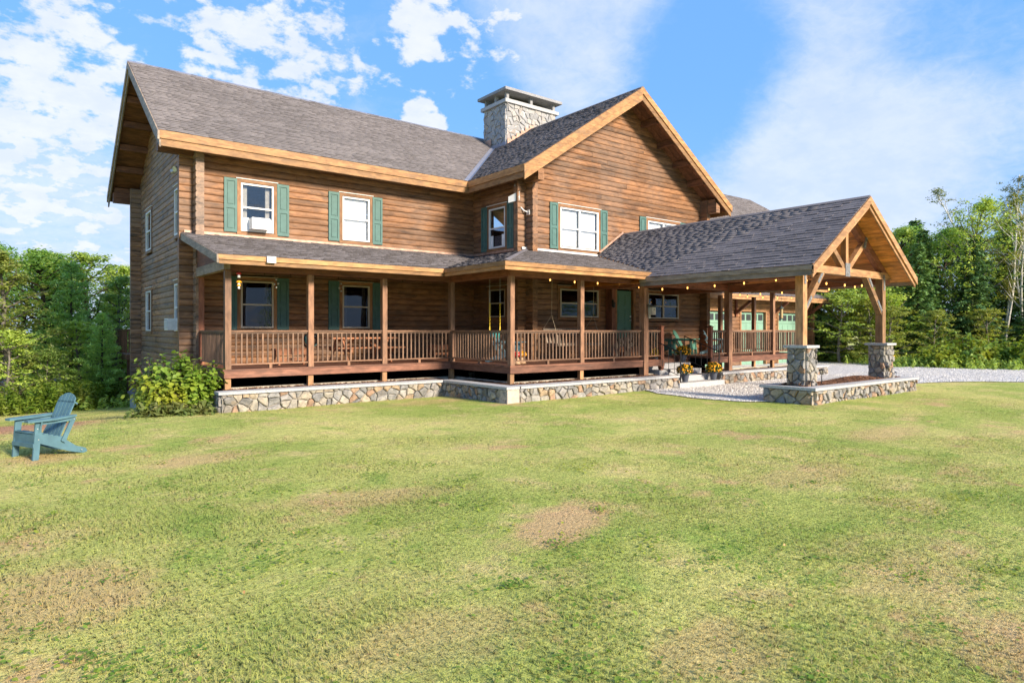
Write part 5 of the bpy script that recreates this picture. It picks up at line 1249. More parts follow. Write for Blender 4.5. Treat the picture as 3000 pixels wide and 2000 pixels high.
put('box', B(bx0, bx0 + .15, by0, by0 + .17, 2.30, 2.54), 'birdhouse_wood', bh); put('roof', MB().prism([(bx0 - .03, by0 - .05, 2.535), (bx0 + .18, by0 - .05, 2.535), (bx0 + .18, by0 + .2, 2.60), (bx0 - .03, by0 + .2, 2.60)], (0, 0, .02)), 'birdhouse_roof', bh)
put('entrance', MB().tube([(bx0 + .075, by0 - .004, 2.46), (bx0 + .075, by0 + .002, 2.46)], .022, 12), 'dark_hole', bh); put('back_board', B(bx0 + .03, bx0 + .12, by0 + .171, by0 + .19, 2.2, 2.66), 'birdhouse_wood', bh)
bf = thing('bird_feeder', (22.9, 12.95, 2.5), 'clear tube bird feeder with green roof hanging beyond the steps', 'bird feeder')
fx, fy = 22.95, 13.0
put('tube', MB().lathe([(.055, 0), (.055, .36)], (fx, fy, 2.27), 14), 'seed', bf); put('roof', MB().lathe([(.10, 0), (.085, .03), (.03, .075), (.012, .10)], (fx, fy, 2.631), 14), 'birdhouse_roof', bf); put('tray', MB().lathe([(.05, -.03), (.075, 0)], (fx, fy, 2.269), 14), 'birdhouse_roof', bf)
put('hook', MB().tube([(fx, fy, 2.73), (fx, fy, 3.05), (fx - .08, fy, 3.12), (fx - .2, fy, 3.0), (fx - .3, fy, 2.86)], .005, 5), 'black_iron', bf)
for k in range(4): a = k * 1.57 + .4; put('perch', MB().tube([(fx, fy, 2.35 + .05 * k), (fx + .1 * math.cos(a), fy + .1 * math.sin(a), 2.35 + .05 * k)], .005, 5), 'black_iron', bf)
# window air conditioners
def ac(name_lab, axis, pl, u, z, w_=.5, h=.32, out=.34, back=.0):
    c = thing('air_conditioner', (u, pl, z) if axis == 'x' else (pl, u, z), name_lab, 'air conditioner', 'window air conditioners')
    b = lambda *q: wbox(MB(), axis, pl, *q)
    bd_ = put('body', b(u - w_ / 2, u + w_ / 2, -.1, out, z, z + h), 'ac_white', c); put('grille', b(u - w_ / 2 + .03, u + w_ / 2 - .03, out + .001, out + .008, z + .04, z + h - .03), 'ac_grille', bd_)
    for i in range(9): zz_ = z + .05 + i * (h - .1) / 9; put('louvre', b(u - w_ / 2 + .03, u + w_ / 2 - .03, out + .008, out + .016, zz_, zz_ + .012), 'ac_white', bd_)
    for s in (-1, 1): put('side_panel', b(*sorted((u + s * w_ / 2, u + s * .40)), .0, .02, z, z + h + .02), 'ac_white', c)
    return c
ac('white air conditioner in the upper window nearest the gable', 'x', YF1, 5.73, 4.69); ac('white air conditioner in the lower gable window half hidden by the corner logs', 'y', XM, 20.98, 1.83, .5, .34, .36); ac('white air conditioner inside the shaded upper window by the corner', 'y', XJ, 17.8, 4.69, .5, .36, -.045)
# outside lamp beside the door, security lights, radio, fascia box
t = thing('wall_lantern', (16.87, YF2 - .33, 2.9), 'small black wall lantern on the post beside the door', 'lantern')
put('cage', MB().lathe([(.045, 0), (.06, .16), (.05, .17), (.01, .22)], (16.95, YF2 - .40, 2.62), 8), 'black_iron', t); put('bracket', B(16.92, 16.98, YF2 - .38, YF2 - .32, 2.66, 2.9), 'black_iron', t)
t = thing('flood_light', (3.9, 20.6, 6.3), 'twin security flood light on the gable wall under the roof', 'flood light')
put('mount', MB().lathe([(.06, 0), (.06, .04)], (XM - .06, 20.2, 6.26), 10), 'black_iron', t); put('sensor', B(XM - .2, XM - .05, 20.14, 20.26, 6.17, 6.27), 'black_iron', t)
for dy in (-.14, .14): put('lamp_head', MB().tube([(XM - .08, 20.2 + dy * .4, 6.32), (XM - .2, 20.2 + dy, 6.36), (XM - .32, 20.2 + dy * 1.5, 6.30)], [.025, .06, .08], 10), 'bright_bolt', t)
t = thing('radio_antenna', (XJ - .25, 16.6, 5.6), 'white panel antenna on a bent arm at the house corner', 'antenna')
put('panel', MB().prism([(XJ - .42, 16.62, 5.93), (XJ - .22, 16.30, 5.99), (XJ - .22, 16.30, 6.28), (XJ - .42, 16.62, 6.12)], (-.07, -.04, 0)), 'white_vinyl', t)
put('arm', MB().tube([(XJ - .02, 16.12, 5.60), (XJ - .15, 16.2, 5.66), (XJ - .32, 16.45, 5.98)], .022, 8), 'white_vinyl', t); put('mount_plate', B(XJ - .05, XJ - .02, 16.05, 16.2, 5.52, 5.68), 'bright_bolt', t)
t = thing('dome_camera', (XJ - .3, 16.5, 6.5), 'small silver dome camera under the eave corner', 'camera'); put('dome', MB().lathe([(.01, -.09), (.05, -.07), (.065, -.02), (.06, .03)], (XJ - .3, 16.42, 6.50), 14), 'steel_plate', t, smooth=True); put('stem', MB().tube([(XJ - .3, 16.42, 6.52), (XJ - .3, 16.42, 7.0)], .012, 6), 'bright_bolt', t)
t = thing('fascia_box', (4.95, 15.42, 3.45), 'small flat grey box clipped to the porch fascia', 'box'); put('box', B(4.80, 5.0, 15.38, 15.442, 3.40, 3.55), 'ac_white', t)
t = thing('ground_spotlight', (16.0, 12.75, .46), 'small black spotlight on the wall cap beside the steps', 'spotlight'); put('head', MB().tube([(16.02, 12.72, .56), (15.93, 12.66, .60)], [.04, .055], 10), 'black_iron', t); put('stake', MB().tube([(16.02, 12.74, .44), (16.02, 12.74, .56)], .012, 6), 'black_iron', t)
def solar(x, y, lab, tall):
    z = float(mz(x, y)); t = thing('path_light', (x, y, z), lab, 'path light', 'black path lights in the planter'); h = .24 if tall else .12
    put('stake', MB().tube([(x, y, z - .05), (x, y, z + h)], .010, 6), 'black_iron', t)
    if tall:
        for k in range(5): a = k * 1.2566; put('cage_bar', MB().tube([(x + .03 * math.cos(a), y + .03 * math.sin(a), z + h), (x + .06 * math.cos(a), y + .06 * math.sin(a), z + h + .11)], .007, 4), 'black_iron', t)
        put('cap', MB().lathe([(.075, 0), (.07, .015), (.03, .035), (.008, .045)], (x, y, z + h + .11), 12), 'black_iron', t); put('lens', MB().lathe([(.02, 0), (.035, .1)], (x, y, z + h + .005), 10), 'clear_plastic', t)
    else: put('cap', MB().prism([(x - .06, y - .05, z + h), (x + .06, y - .05, z + h), (x + .06, y + .05, z + h + .04), (x - .06, y + .05, z + h + .04)], (0, 0, .02)), 'black_iron', t)
solar(15.45, 7.98, 'short black solar light at the front corner of the planter', False); solar(16.2, 8.1, 'black caged path light beside the near pillar', True)
solar(19.75, 7.98, 'black caged path light beside the far pillar', True); solar(20.6, 8.15, 'black angled solar light at the far end of the planter', False)

# ------------------------------------------------------------------ trees
def limb(p, d, L, n, r_, wob, grav):
    pts = [np.array(p, float)]; d = np.array(d, float)
    for i in range(n):
        d = d + r_.normal(0, wob, 3) + np.array([0, 0, grav]); d /= np.linalg.norm(d); pts.append(pts[-1] + d * L / n)
    return pts
def cluster_fn(C, Dn, rad, per, flat):
    def f(r_, n):
        k = np.repeat(np.arange(len(C)), per)[:n]
        off = r_.normal(0, 1, (n, 3)); off /= np.linalg.norm(off, axis=1)[:, None] + 1e-9; rr_ = r_.random((n, 1)) ** .5
        P = C[k] + off * rr_ * rad[k][:, None] * np.array([1, 1, flat]); return P, off * .6 + np.array([0, 0, .6])
    return f
def broadleaf(seed, H=8., W=2.2, trunk=.12, base=.12, nl=34, leaf=.13, per=30, dens=7, flat=.6, top=.55, stems=1, lean=.0, up=.45):
    r_ = np.random.default_rng(seed); mb = MB(); C = []; Rd = []
    for sidx in range(stems):
        az = r_.uniform(0, 6.28); d0 = np.array([math.cos(az) * .14 * (stems > 1) + lean, math.sin(az) * .14 * (stems > 1), 1.0])
        tr = limb((.12 * sidx * math.cos(az), .12 * sidx * math.sin(az), -.3), d0, H * .95, 9, r_, .05, .02)
        mb.tube(tr, [trunk * (1 - .9 * i / 9) + .012 for i in range(10)], 7)
        for i in range(nl // stems):
            t_ = base + (1 - base) * ((i + r_.random()) / (nl / stems)) ** .9
            p = np.array(tr[min(8, int(t_ * 9))]) + (np.array(tr[min(9, int(t_ * 9) + 1)]) - np.array(tr[min(8, int(t_ * 9))])) * (t_ * 9 % 1)
            x = (t_ - base) / (1 - base); prof = W * (math.sin(math.pi * min(1, (x * .85 + .18))) ** top) * r_.uniform(.65, 1.15) * (.45 if x > .93 else 1)
            a = i * 2.4 + r_.uniform(-.5, .5); e_ = up + .5 * x + r_.uniform(-.2, .2)
            lb = limb(p, (math.cos(a), math.sin(a), e_), prof, 5, r_, .16, .02)
            mb.tube(lb, [trunk * .34 * (1 - .85 * k / 5) + .006 for k in range(6)], 4, cap=False)
            for k in range(dens):
                f = .3 + .75 * (k + r_.random()) / dens; j = min(4, int(f * 5)); q = lb[j] + (lb[j + 1] - lb[j]) * min(1.2, f * 5 - j)
                q = q + r_.normal(0, .16 * prof / 2 + .08, 3) * np.array([1, 1, .6]); C.append(q); Rd.append(r_.uniform(.20, .44) * (W / 2.2) ** .5)
    C = np.array(C); Rd = np.array(Rd)
    V, Q = leaf_cloud(len(C) * per, leaf, cluster_fn(C, None, Rd, per, flat), seed + 1, up=.7, jitter=.5)
    return mb.mesh('trunk', True), np_mesh('crown', V, Q)
def conifer(seed, H=9., W=1.9, trunk=.12, base=.05, step=.30, per=7, leaf=.26, droop=-.12, tuft=False, dens=9):
    r_ = np.random.default_rng(seed); mb = MB(); z = H * base; P = []; N = []; Dv = []
    mb.tube([(0, 0, -.3), (.03, .02, H * .5), (0, 0, H)], [trunk, trunk * .55, .012], 7)
    while z < H * .985:
        x = (z - H * base) / (H * (1 - base)); L0 = W * (1 - x) ** .8 + .10; nb = max(3, int(per * (1 - .5 * x))); a0 = r_.uniform(0, 6.28)
        for b in range(nb):
            a = a0 + b * 6.283 / nb + r_.uniform(-.25, .25); L = L0 * r_.uniform(.6, 1.15)
            lb = limb((0, 0, z), (math.cos(a), math.sin(a), .28 if not tuft else .2), L, 5, r_, .05, droop)
            mb.tube(lb, [trunk * .2 * (1 - .8 * k / 5) + .004 for k in range(6)], 3, cap=False)
            m_ = max(4, int(dens * L / .9))
            for k in range(m_):
                f = .12 + .9 * (k + r_.random()) / m_; j = min(4, int(f * 5)); q = lb[j] + (lb[j + 1] - lb[j]) * (f * 5 - j); dv = lb[j + 1] - lb[j]; dv /= np.linalg.norm(dv)
                sd_ = np.array([-dv[1], dv[0], 0]); reach = .30 * L * (1.1 - f) + .08
                for s in (-1, 1, 0) if not tuft else (-1, 1, 0, 2):
                    d_ = dv * .8 + sd_ * s * .9 + r_.normal(0, .25, 3) + np.array([0, 0, -.12 if not tuft else .25]); d_ /= np.linalg.norm(d_)
                    P.append(q + d_ * reach * r_.uniform(.2, .9)); Dv.append(d_)
        z += step * (1 - .45 * x) * r_.uniform(.8, 1.2)
    P = np.array(P); Dv = np.array(Dv); n = len(P); reps = 3 if not tuft else 5
    P = np.repeat(P, reps, 0) + r_.normal(0, .05 if not tuft else .07, (n * reps, 3)); Dv = np.repeat(Dv, reps, 0) + r_.normal(0, .28 if not tuft else .5, (n * reps, 3)); Dv /= np.linalg.norm(Dv, axis=1)[:, None]
    n *= reps; S_ = np.cross(Dv, np.array([0, 0, 1.0]) + r_.normal(0, .4, (n, 3))); S_ /= np.linalg.norm(S_, axis=1)[:, None] + 1e-6
    l = (leaf * r_.uniform(.6, 1.2, n))[:, None]; w_ = l * (.17 if not tuft else .10)
    V = np.stack([P - Dv * l * .5, P + S_ * w_, P + Dv * l * .5, P - S_ * w_], 1).reshape(-1, 3)
    return mb.mesh('trunk', True), np_mesh('crown', V, np.arange(n)[:, None] * 4 + np.array([[0, 1, 2, 3]]))
PROTO = {
    'maple_a': (broadleaf(201), 'bark_dark', 'leaf_mid', 8.), 'maple_b': (broadleaf(202, W=2.5, top=.7), 'bark_dark', 'leaf_dark', 8.), 'maple_c': (broadleaf(203, W=1.9, nl=30, base=.06), 'bark_grey', 'leaf_light', 8.),
    'sapling': (broadleaf(204, H=4., W=1.25, trunk=.045, base=.12, nl=22, leaf=.10, per=26, dens=6, flat=.45), 'bark_grey', 'leaf_light', 4.),
    'pine': (conifer(205, H=7., W=2.1, step=.55, leaf=.24, droop=.02, tuft=True, dens=8), 'bark_dark', 'leaf_pine', 7.),
    'spruce_a': (conifer(206), 'bark_dark', 'leaf_spruce', 9.), 'spruce_b': (conifer(207, W=1.6, step=.27), 'bark_grey', 'leaf_spruce', 9.),
    'birch': (broadleaf(208, H=11., W=1.9, trunk=.062, base=.28, nl=42, leaf=.10, per=22, dens=6, stems=3, up=.9), 'bark_birch', 'leaf_birch', 11.),
    'ash': (broadleaf(209, H=9., W=2.3, trunk=.10, base=.22, nl=36, leaf=.12, per=26, dens=6, up=.7), 'bark_grey', 'leaf_mid', 9.),
}
def tree(kind, x, y, h, rot, label, group, crown=None, wide=1., name=None):
    (tm, cm), bm_, lm, H0 = PROTO[kind]; nm = name or {'maple_a': 'maple_tree', 'maple_b': 'maple_tree', 'maple_c': 'maple_tree', 'sapling': 'young_tree', 'pine': 'pine_tree', 'spruce_a': 'spruce_tree', 'spruce_b': 'spruce_tree', 'birch': 'birch_tree', 'ash': 'ash_tree'}[kind]
    t = thing(nm, (x, y, ghf(x, y)), label, 'tree', group, rotz=rot); s = h / H0; t.scale = (s * wide, s * wide, s)
    put('trunk', tm, bm_, t, local=True); c = put('crown', cm, lm, t, local=True)
    if crown: c.material_slots[0].link = 'OBJECT'; c.material_slots[0].material = MATS[crown]
    return t
GL, GR_ = 'trees behind the lawn chair', 'trees beyond the gravel drive'
LSC = .88
for a in [('maple_c', -.9, 31.5, 7.6, .3, 'light green maple at the far edge of the wood', 'leaf_light', 1.35), ('maple_c', .35, 30.6, 7.4, 1.1, 'tall pale green maple behind the lawn chair', 'leaf_light', 1.35), ('maple_b', 1.5, 36.5, 8.4, 2.0, 'dark broad maple in the second row behind the chair', 'leaf_dark', 1.5), ('pine', 2.15, 32.4, 6.9, .8, 'soft needled white pine between the maples', None, 1.15),
          ('maple_a', 3.2, 36.4, 8.6, 2.6, 'tallest maple of the wood behind the chair', 'leaf_mid', 1.5), ('maple_c', 3.55, 33.4, 6.9, 3.5, 'light green maple beside the rear deck', 'leaf_mid', 1.35), ('maple_a', 5.4, 37.9, 7.9, 4.2, 'maple half hidden behind the log gable', 'leaf_mid', 1.2), ('pine', 3.0, 29.8, 4.2, 2.2, 'short young pine in front of the wood', None, 1.2)]:
    tree(*a[:3], a[3] * LSC, a[4], a[5], GL, a[6], a[7])
for i, a in enumerate([('maple_b', 3.3, 44, 9.), ('maple_a', 1.2, 44, 9.4), ('maple_b', -.8, 42, 9.4), ('maple_a', -3.2, 36, 8.2), ('maple_b', -5.4, 33, 8.), ('maple_a', .4, 38, 8.0), ('spruce_b', 4.6, 42, 7.8), ('maple_a', 7.5, 42, 8.5), ('ash', 2.4, 40, 8.3), ('maple_b', -2.2, 46, 9.5), ('maple_a', -4.2, 31, 7.6), ('maple_b', -7, 31, 8), ('spruce_a', -8.5, 29, 7.6), ('maple_a', -10.5, 27, 8), ('maple_b', -13, 25, 8.4), ('maple_a', -9, 36, 9), ('maple_b', -13, 32, 9)]):
    tree(*a[:3], a[3] * LSC, i * 1.3, 'tree in the dark back row of the wood behind the lawn chair', GL, wide=1.2)
for i, (x, y, h) in enumerate([(1.2, 29.6, 2.6), (.1, 28.6, 3.3), (2.3, 30.8, 3.9), (-1.3, 28.4, 2.7)]):
    tree('sapling', x, y, h, i * 1.9, 'low young broadleaf tree at the front of the wood behind the chair', GL, 'leaf_mid', 1.35)
# right hand wood
for a in [('birch', 44.6, 12.0, 11.6, .4, 'tall white stemmed birch at the right edge of the view', None, 1.1), ('birch', 45.2, 10.7, 10.6, 2.1, 'slender birch standing behind the tall birch', None, 1.0), ('ash', 42.2, 13.9, 9.9, 1.0, 'tall mid green ash beside the portico roof', 'leaf_mid', 1.15), ('ash', 46.6, 14.2, 9.2, 2.9, 'ash with olive leaves left of the birch', 'leaf_birch', 1.1),
          ('spruce_a', 39.2, 14.3, 6.6, .2, 'dark spruce just right of the far portico column', None, 1.25), ('spruce_b', 42.0, 12.6, 6.9, 1.2, 'dark spruce behind the low green shrubs', None, 1.3), ('maple_a', 41.3, 16.3, 8.6, .7, 'green maple rising behind the portico gable', 'leaf_mid', 1.2)]:
    tree(*a[:5], a[5], GR_, a[6], a[7])
back = [('spruce_a', 36.6, 19.2, 8.5), ('maple_a', 38.8, 18.2, 9.), ('spruce_b', 42.7, 17.6, 8.), ('maple_b', 47.2, 16.6, 9.6), ('spruce_a', 45.0, 13.3, 7.4), ('maple_b', 44.0, 15.6, 8.6), ('spruce_b', 47.6, 12.4, 8.4), ('maple_b', 48.2, 10.6, 9.), ('ash', 50.5, 9.2, 9.8), ('maple_a', 46.4, 22.2, 9.5), ('maple_b', 49.5, 21, 9.8), ('spruce_a', 53, 19.5, 10), ('maple_a', 55.3, 17.7, 10), ('maple_b', 56.2, 15.8, 10), ('ash', 56.9, 13.9, 10.4), ('maple_a', 42, 23, 9.2), ('spruce_b', 40, 21, 9.), ('spruce_a', 43.4, 9.8, 6.6), ('maple_a', 50, 6, 9.4), ('spruce_a', 47, 7, 8.4), ('ash', 53, 3.5, 10), ('maple_b', 56, 8, 10), ('spruce_b', 41.6, 14.9, 7.6)]
for i, a in enumerate(back): tree(*a, i * 1.7, 'tree in the dense mixed wood beyond the gravel drive', GR_, wide=1.25)
for i, (x, y, h) in enumerate([(35.2, 16.6, 4.4), (36.0, 15.4, 3.9), (36.9, 16.4, 4.8), (35.6, 14.3, 3.4), (37.2, 14.9, 4.2), (38.2, 13.2, 3.2), (38.4, 15.8, 4.9), (40.8, 11.6, 3.3), (42.4, 9.4, 3.4), (37.4, 17.6, 5.)]):
    tree('sapling', x, y, h, i * 2.3, 'light green young tree at the edge of the gravel drive', GR_, ('leaf_mid', 'leaf_light')[i % 2], 1.45)

# the wood on the other side of the lawn (it shows in the window panes)
def far_wood():
    r_ = np.random.default_rng(77); Vs = []; Qs = []; o = 0
    for k in ('maple_a', 'maple_b', 'spruce_a', 'ash'):
        me = PROTO[k][0][1]; n = len(me.vertices); co = np.empty(n * 3, np.float32); me.vertices.foreach_get('co', co); co = co.reshape(-1, 4, 3)[::4]
        for i in range(12):
            a = r_.uniform(R(-160), R(20)) ; d = r_.uniform(48, 62); c_, s_ = math.cos(i), math.sin(i); sc = r_.uniform(1.1, 1.5)
            P = co.reshape(-1, 3) @ np.array([[c_, s_, 0], [-s_, c_, 0], [0, 0, 1]]) * sc + np.array([d * math.cos(a), d * math.sin(a), 0.]); Vs.append(P); m_ = len(P) // 4
            Qs.append(np.arange(m_ * 4).reshape(-1, 4) + o); o += m_ * 4
    return np_mesh('far_wood', np.concatenate(Vs), np.concatenate(Qs))
tag(put('far_wood', far_wood(), 'leaf_mid'), 'far wood across the lawn that only shows mirrored in the panes', 'wood', kind='stuff')

# ------------------------------------------------------------------ shrubs and weeds
def shrub(name, x, y, rx, ry, h, n, leaf, m, label, seed, group=None, hexa=False, arch=.5):
    r_ = np.random.default_rng(seed); z0 = ghf(x, y); t = thing(name, (x, y, z0), label, 'shrub', group); mb = MB(); C = []
    ns = int(n / 55)
    for i in range(ns):
        a = i * 2.4 + r_.uniform(-.4, .4); q = math.sqrt((i + .5) / ns); L = h * (1.05 - .42 * q * q) * r_.uniform(.75, 1.15)
        st_ = limb((x + .25 * rx * q * math.cos(a), y + .25 * ry * q * math.sin(a), z0 - .05), (math.cos(a) * q * rx / h * .9, math.sin(a) * q * ry / h * .9, 1.), L * 1.1, 6, r_, .10, -.03 * q * arch * 4)
        mb.tube(st_, [.016 * (1 - .75 * k / 6) + .003 for k in range(7)], 4, cap=False)
        for k in range(55):
            f = (.15 + .87 * (k + r_.random()) / 55); j = min(5, int(f * 6)); C.append(st_[j] + (st_[j + 1] - st_[j]) * (f * 6 - j) + r_.normal(0, .085 * (h ** .5), 3))
    C = np.array(C); C[:, 2] = np.maximum(C[:, 2], z0 + .05); ctr = np.array([x, y, z0 + h * .35])
    def f(rr_, k_): d = C - ctr; d /= np.linalg.norm(d, axis=1)[:, None]; return C, d * .7 + np.array([0, 0, .5])
    V, Q = leaf_cloud(len(C), leaf, f, seed + 3, up=.5, jitter=.45, hexa=hexa)
    put('stems', mb, 'bark_dark', t); put('foliage', np_mesh('foliage', V, Q), m, t); return t
shrub('leafy_shrub', 3.0, 16.6, .92, .92, 1.15, 6200, .105, 'leaf_bush', 'big bright green leafy bush against the log gable corner', 61, hexa=True)
shrub('leafy_shrub', 3.4, 16.2, .42, .42, 1.18, 1500, .12, 'leaf_bush', 'taller stem of the bush reaching up beside the porch corner', 62, hexa=True)
for i, (x, y, rx, h) in enumerate([(34.7, 11.7, 1.2, 1.0), (35.7, 11.0, 1.5, 1.45), (36.9, 10.2, 1.3, 1.2)]): shrub('green_shrub', x, y, rx, rx, h, 2600, .2, 'leaf_bush', ('low green shrub nearest the far pillar at the drive edge', 'widest green shrub along the far drive edge', 'green shrub left of the birches at the drive edge')[i], 70 + i, 'shrubs along the drive')
shrub('green_shrub', 37.4, 8.5, 1.4, 1.4, 1.7, 2600, .2, 'leaf_bush', 'green shrub at the right edge of the view', 75, 'shrubs along the drive')
def scatter_weeds(name, label, pts, hmin, hmax, m, seed):
    r_ = np.random.default_rng(seed); P = []; N = []; V0 = []; Q0 = []
    for x, y in pts:
        h = r_.uniform(hmin, hmax); z = ghf(x, y); lx, ly_ = r_.normal(0, .12, 2)
        n = int(10 + 22 * h); f = (np.arange(n) + r_.random(n)) / n; a = r_.uniform(0, 6.28, n); rr_ = .10 * (1.1 - f) + .02
        P.append(np.stack([x + lx * f * h + rr_ * np.cos(a), y + ly_ * f * h + rr_ * np.sin(a), z + f * h], 1)); N.append(np.stack([np.cos(a) * .6, np.sin(a) * .6, np.full(n, .7)], 1))
    P = np.concatenate(P); N = np.concatenate(N)
    V, Q = leaf_cloud(len(P), .11, lambda r, n: (P, N.copy()), seed, elong=1.5, up=.4, jitter=.4)
    return tag(put(name, np_mesh(name, V, Q), m), label, 'weeds', kind='stuff')
r_ = np.random.default_rng(3)
def along(poly, n, spread):
    out = []
    for i in range(n):
        k = r_.integers(0, len(poly) - 1); f = r_.random(); a, b = np.array(poly[k]), np.array(poly[k + 1]); out.append(a + (b - a) * f + r_.normal(0, spread, 2))
    return out
scatter_weeds('undergrowth', 'tall green weeds along the wood edge behind the lawn chair', along([(-7, 25.2), (-1.2, 25.2), (1.4, 26.8), (2.6, 28.6), (3.3, 31)], 620, .45), .3, 1.05, 'leaf_weed', 5)
scatter_weeds('undergrowth', 'low dark green plants under the trees on the far side of the chair', np.stack([r_.uniform(-6, 5, 700), r_.uniform(26, 36, 700)], 1), .15, .5, 'leaf_mid', 6)
scatter_weeds('undergrowth', 'low green plants along the far edge of the gravel drive', along([(37.2, 18.6), (36.4, 16.2), (34.4, 13.8), (34.0, 12.4), (35.2, 10.4), (36.4, 8.6), (38.6, 6.2), (42, 2)], 800, .5), .1, .5, 'leaf_mid', 7)
scatter_weeds('undergrowth', 'low green plants under the trees beyond the drive', np.stack([r_.uniform(36, 48, 900), r_.uniform(6, 20, 900)], 1), .15, .6, 'leaf_mid', 8)
scatter_weeds('goldenrod', 'small yellow flowering weeds at the drive edge behind the planter', along([(34.1, 13.6), (34.5, 14.4)], 14, .2), .3, .6, 'flower_yellow', 9)
scatter_weeds('undergrowth', 'dry grass tuft and seedlings below the leafy bush', along([(2.2, 15.75), (2.8, 15.45), (3.5, 15.35)], 60, .12), .1, .3, 'leaf_birch', 10)

# ------------------------------------------------------------------ lawn grass
def grass():
    r_ = np.random.default_rng(12); T = R(52.046); Fw = np.array([math.cos(T), math.sin(T)]); Rt = np.array([math.sin(T), -math.cos(T)])
    Vs = []; n_tot = 0; PLANT = [(QX0 - .08, QX1 + .08, QY0 - .1, QY1 + .1)]
    for d0, d1, dens, hh, ww in ((2.4, 4.5, 5200, .038, .0026), (4.5, 7, 3400, .034, .0028), (7, 11, 1600, .032, .0036), (11, 17, 560, .026, .005), (17, 27, 120, .022, .008)):
        area = .5 * (d1 ** 2 - d0 ** 2) * 2 * .98; n = int(area * dens); d = np.sqrt(r_.uniform(d0 ** 2, d1 ** 2, n)); s = r_.uniform(-.98, .98, n) * d
        P = d[:, None] * Fw + s[:, None] * Rt
        # tufts: pull part of the blades together
        g = np.round(P * 14) / 14 + .03 * np.sin(P[:, ::-1] * 9); pull = (r_.random(n) < .45)[:, None]; P = np.where(pull, P + (g - P) * .75, P)
        x, y = P[:, 0], P[:, 1]
        keep = ~inside(x, y, GRV) & ~((x > WS[0] - .05) & (y > WS[1] - .02)) & ~((x > WS[2] - .05) & (y > WS[3] - .03)) & (gh(x, y) > -1.0) & ~((y > 24.8) & (x < 3))
        for a, b, c_, e_ in PLANT: keep &= ~((x > a) & (x < b) & (y > c_) & (y < e_))
        keep &= ~((x > QX1) & (y > 8.4))
        patch = np.sin(x * 1.7 + 2 * np.sin(y * .9)) * np.sin(y * 1.9 + 1.5 * np.sin(x * 1.1)); tall = 1 + .55 * np.clip(patch, -.7, 1)
        bare = np.exp(-(((x - 4.1) / .9) ** 2 + ((y - 4.5) / .45) ** 2)) + np.exp(-(((x - .2) / 1.4) ** 2 + ((y - 15.9) / 1.8) ** 2)) + .6 * np.exp(-(((x - .15) / .8) ** 2 + ((y - 5.4) / .7) ** 2))
        keep &= r_.random(n) > bare * .85
        P, tall, x, y = P[keep], tall[keep], x[keep], y[keep]; n = len(P); z = gh(x, y)
        a = r_.uniform(0, 6.283, n); h = hh * .56 * r_.uniform(.35, 1.35, n) * tall; w_ = ww * r_.uniform(.7, 1.3, n); ln = h * r_.uniform(.3, 2.1, n)
        D_ = np.stack([np.cos(a), np.sin(a)], 1); S_ = np.stack([-np.sin(a), np.cos(a)], 1)
        b0 = np.stack([x, y, z - .004], 1); sv = np.concatenate([S_ * w_[:, None], np.zeros((n, 1))], 1); dv = np.concatenate([D_ * ln[:, None], np.zeros((n, 1))], 1)
        up1 = np.zeros((n, 3)); up1[:, 2] = h * .7; up2 = np.zeros((n, 3)); up2[:, 2] = h
        V = np.stack([b0 - sv, b0 + sv, b0 + dv * .35 + up1 + sv * .8, b0 + dv * .35 + up1 - sv * .8, b0 + dv + up2], 1); Vs.append(V.reshape(-1, 3)); n_tot += n
    V = np.concatenate(Vs); k = np.arange(n_tot)[:, None] * 5
    return np_mesh('grass', V, k + np.array([[0, 1, 2, 3]]), k + np.array([[3, 2, 4]])), n_tot
gm, NG = grass()
tag(put('grass', gm, 'grass_blade'), 'short blades of green and straw coloured grass on the lawn', 'grass', kind='stuff')
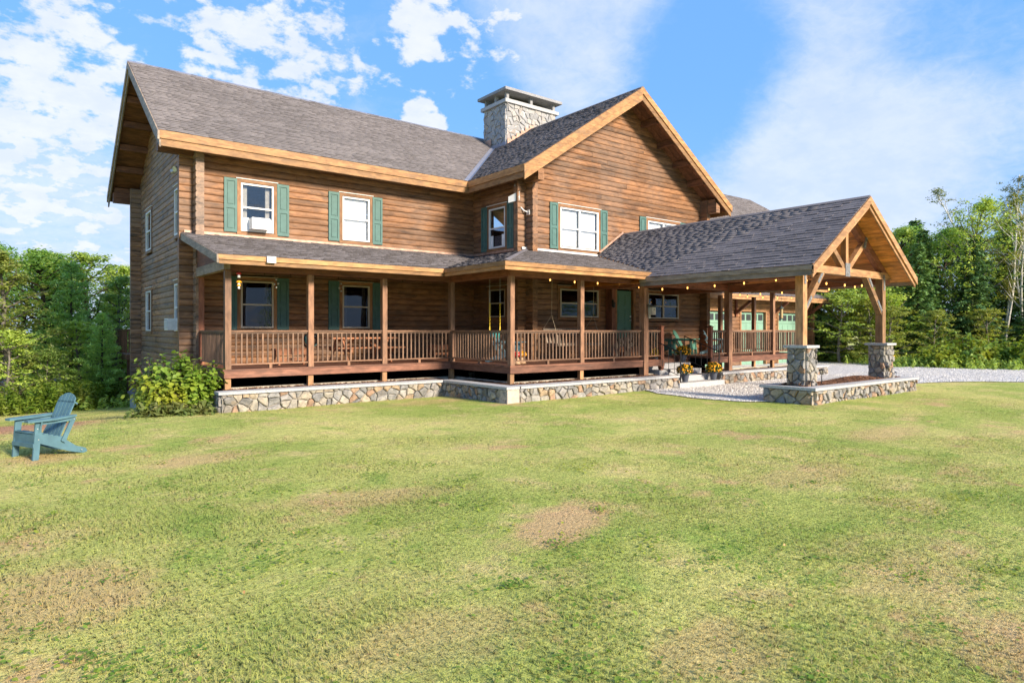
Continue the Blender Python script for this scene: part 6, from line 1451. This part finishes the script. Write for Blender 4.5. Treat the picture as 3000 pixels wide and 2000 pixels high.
# broad leaved weeds and clover in the near lawn
def clover():
    r_ = np.random.default_rng(19); T = R(52.046); Fw = np.array([math.cos(T), math.sin(T)]); Rt = np.array([math.sin(T), -math.cos(T)]); P = []
    for i in range(230):
        d = 2.7 + 7 * r_.random() ** 1.3; s = r_.uniform(-.9, .9) * d; c = d * Fw + s * Rt; m_ = r_.integers(12, 46); sp = r_.uniform(.05, .22)
        P.append(np.concatenate([c + r_.normal(0, sp, (m_, 2)), r_.uniform(.008, .035, (m_, 1))], 1))
    P = np.concatenate(P); keep = ~inside(P[:, 0], P[:, 1], GRV); P = P[keep]; P[:, 2] += gh(P[:, 0], P[:, 1])
    return leaf_cloud(len(P), .028, lambda r, n: (P, np.tile(np.array([0, 0, 1.]), (n, 1))), 20, up=1., jitter=.35, hexa=True)
V, Q = clover(); tag(put('clover', np_mesh('clover', V, Q), 'leaf_bush'), 'patches of clover and broad leaved weeds in the lawn', 'clover', kind='stuff')
def fallen():
    r_ = np.random.default_rng(31); T = R(52.046); Fw = np.array([math.cos(T), math.sin(T)]); Rt = np.array([math.sin(T), -math.cos(T)])
    d = 2.8 + 12 * r_.random(240) ** 1.0; sd_ = r_.uniform(-.9, .9, 240) * d; P = d[:, None] * Fw + sd_[:, None] * Rt; k = ~inside(P[:, 0], P[:, 1], GRV) & ~((P[:, 1] > 12.4) & (P[:, 0] > 9.4)); P = P[k]
    P = np.concatenate([P, (gh(P[:, 0], P[:, 1]) + .022)[:, None]], 1)
    return leaf_cloud(len(P), .028, lambda r, n: (P, np.tile(np.array([0, 0, 1.]), (n, 1))), 32, up=1., jitter=.5, hexa=True)
V, Q = fallen(); tag(put('fallen_leaves', np_mesh('fallen_leaves', V, Q), 'dry_leaf'), 'a few dry fallen leaves scattered over the lawn', 'leaves', kind='stuff')
# loose stones on the gravel
X = r_.uniform(14, 35, 60000); Y = r_.uniform(5, 13.5, 60000); k = inside(X, Y, GRV) & (Y < 12.5) & ~((X > QX0 - .1) & (X < QX1 + .1) & (Y > QY0 - .1) & (Y < QY1 + .1)); X, Y = X[k][:14000], Y[k][:14000]; X[::9] += r_.normal(0, .16, len(X[::9])); Y[::9] += r_.normal(0, .16, len(Y[::9]))
chips('gravel', 'loose crushed stones on the gravel drive', np.stack([X, Y, gh(X, Y) + .018], 1), 8, 'pebble', .014, .04, .8)
print('blades', NG)
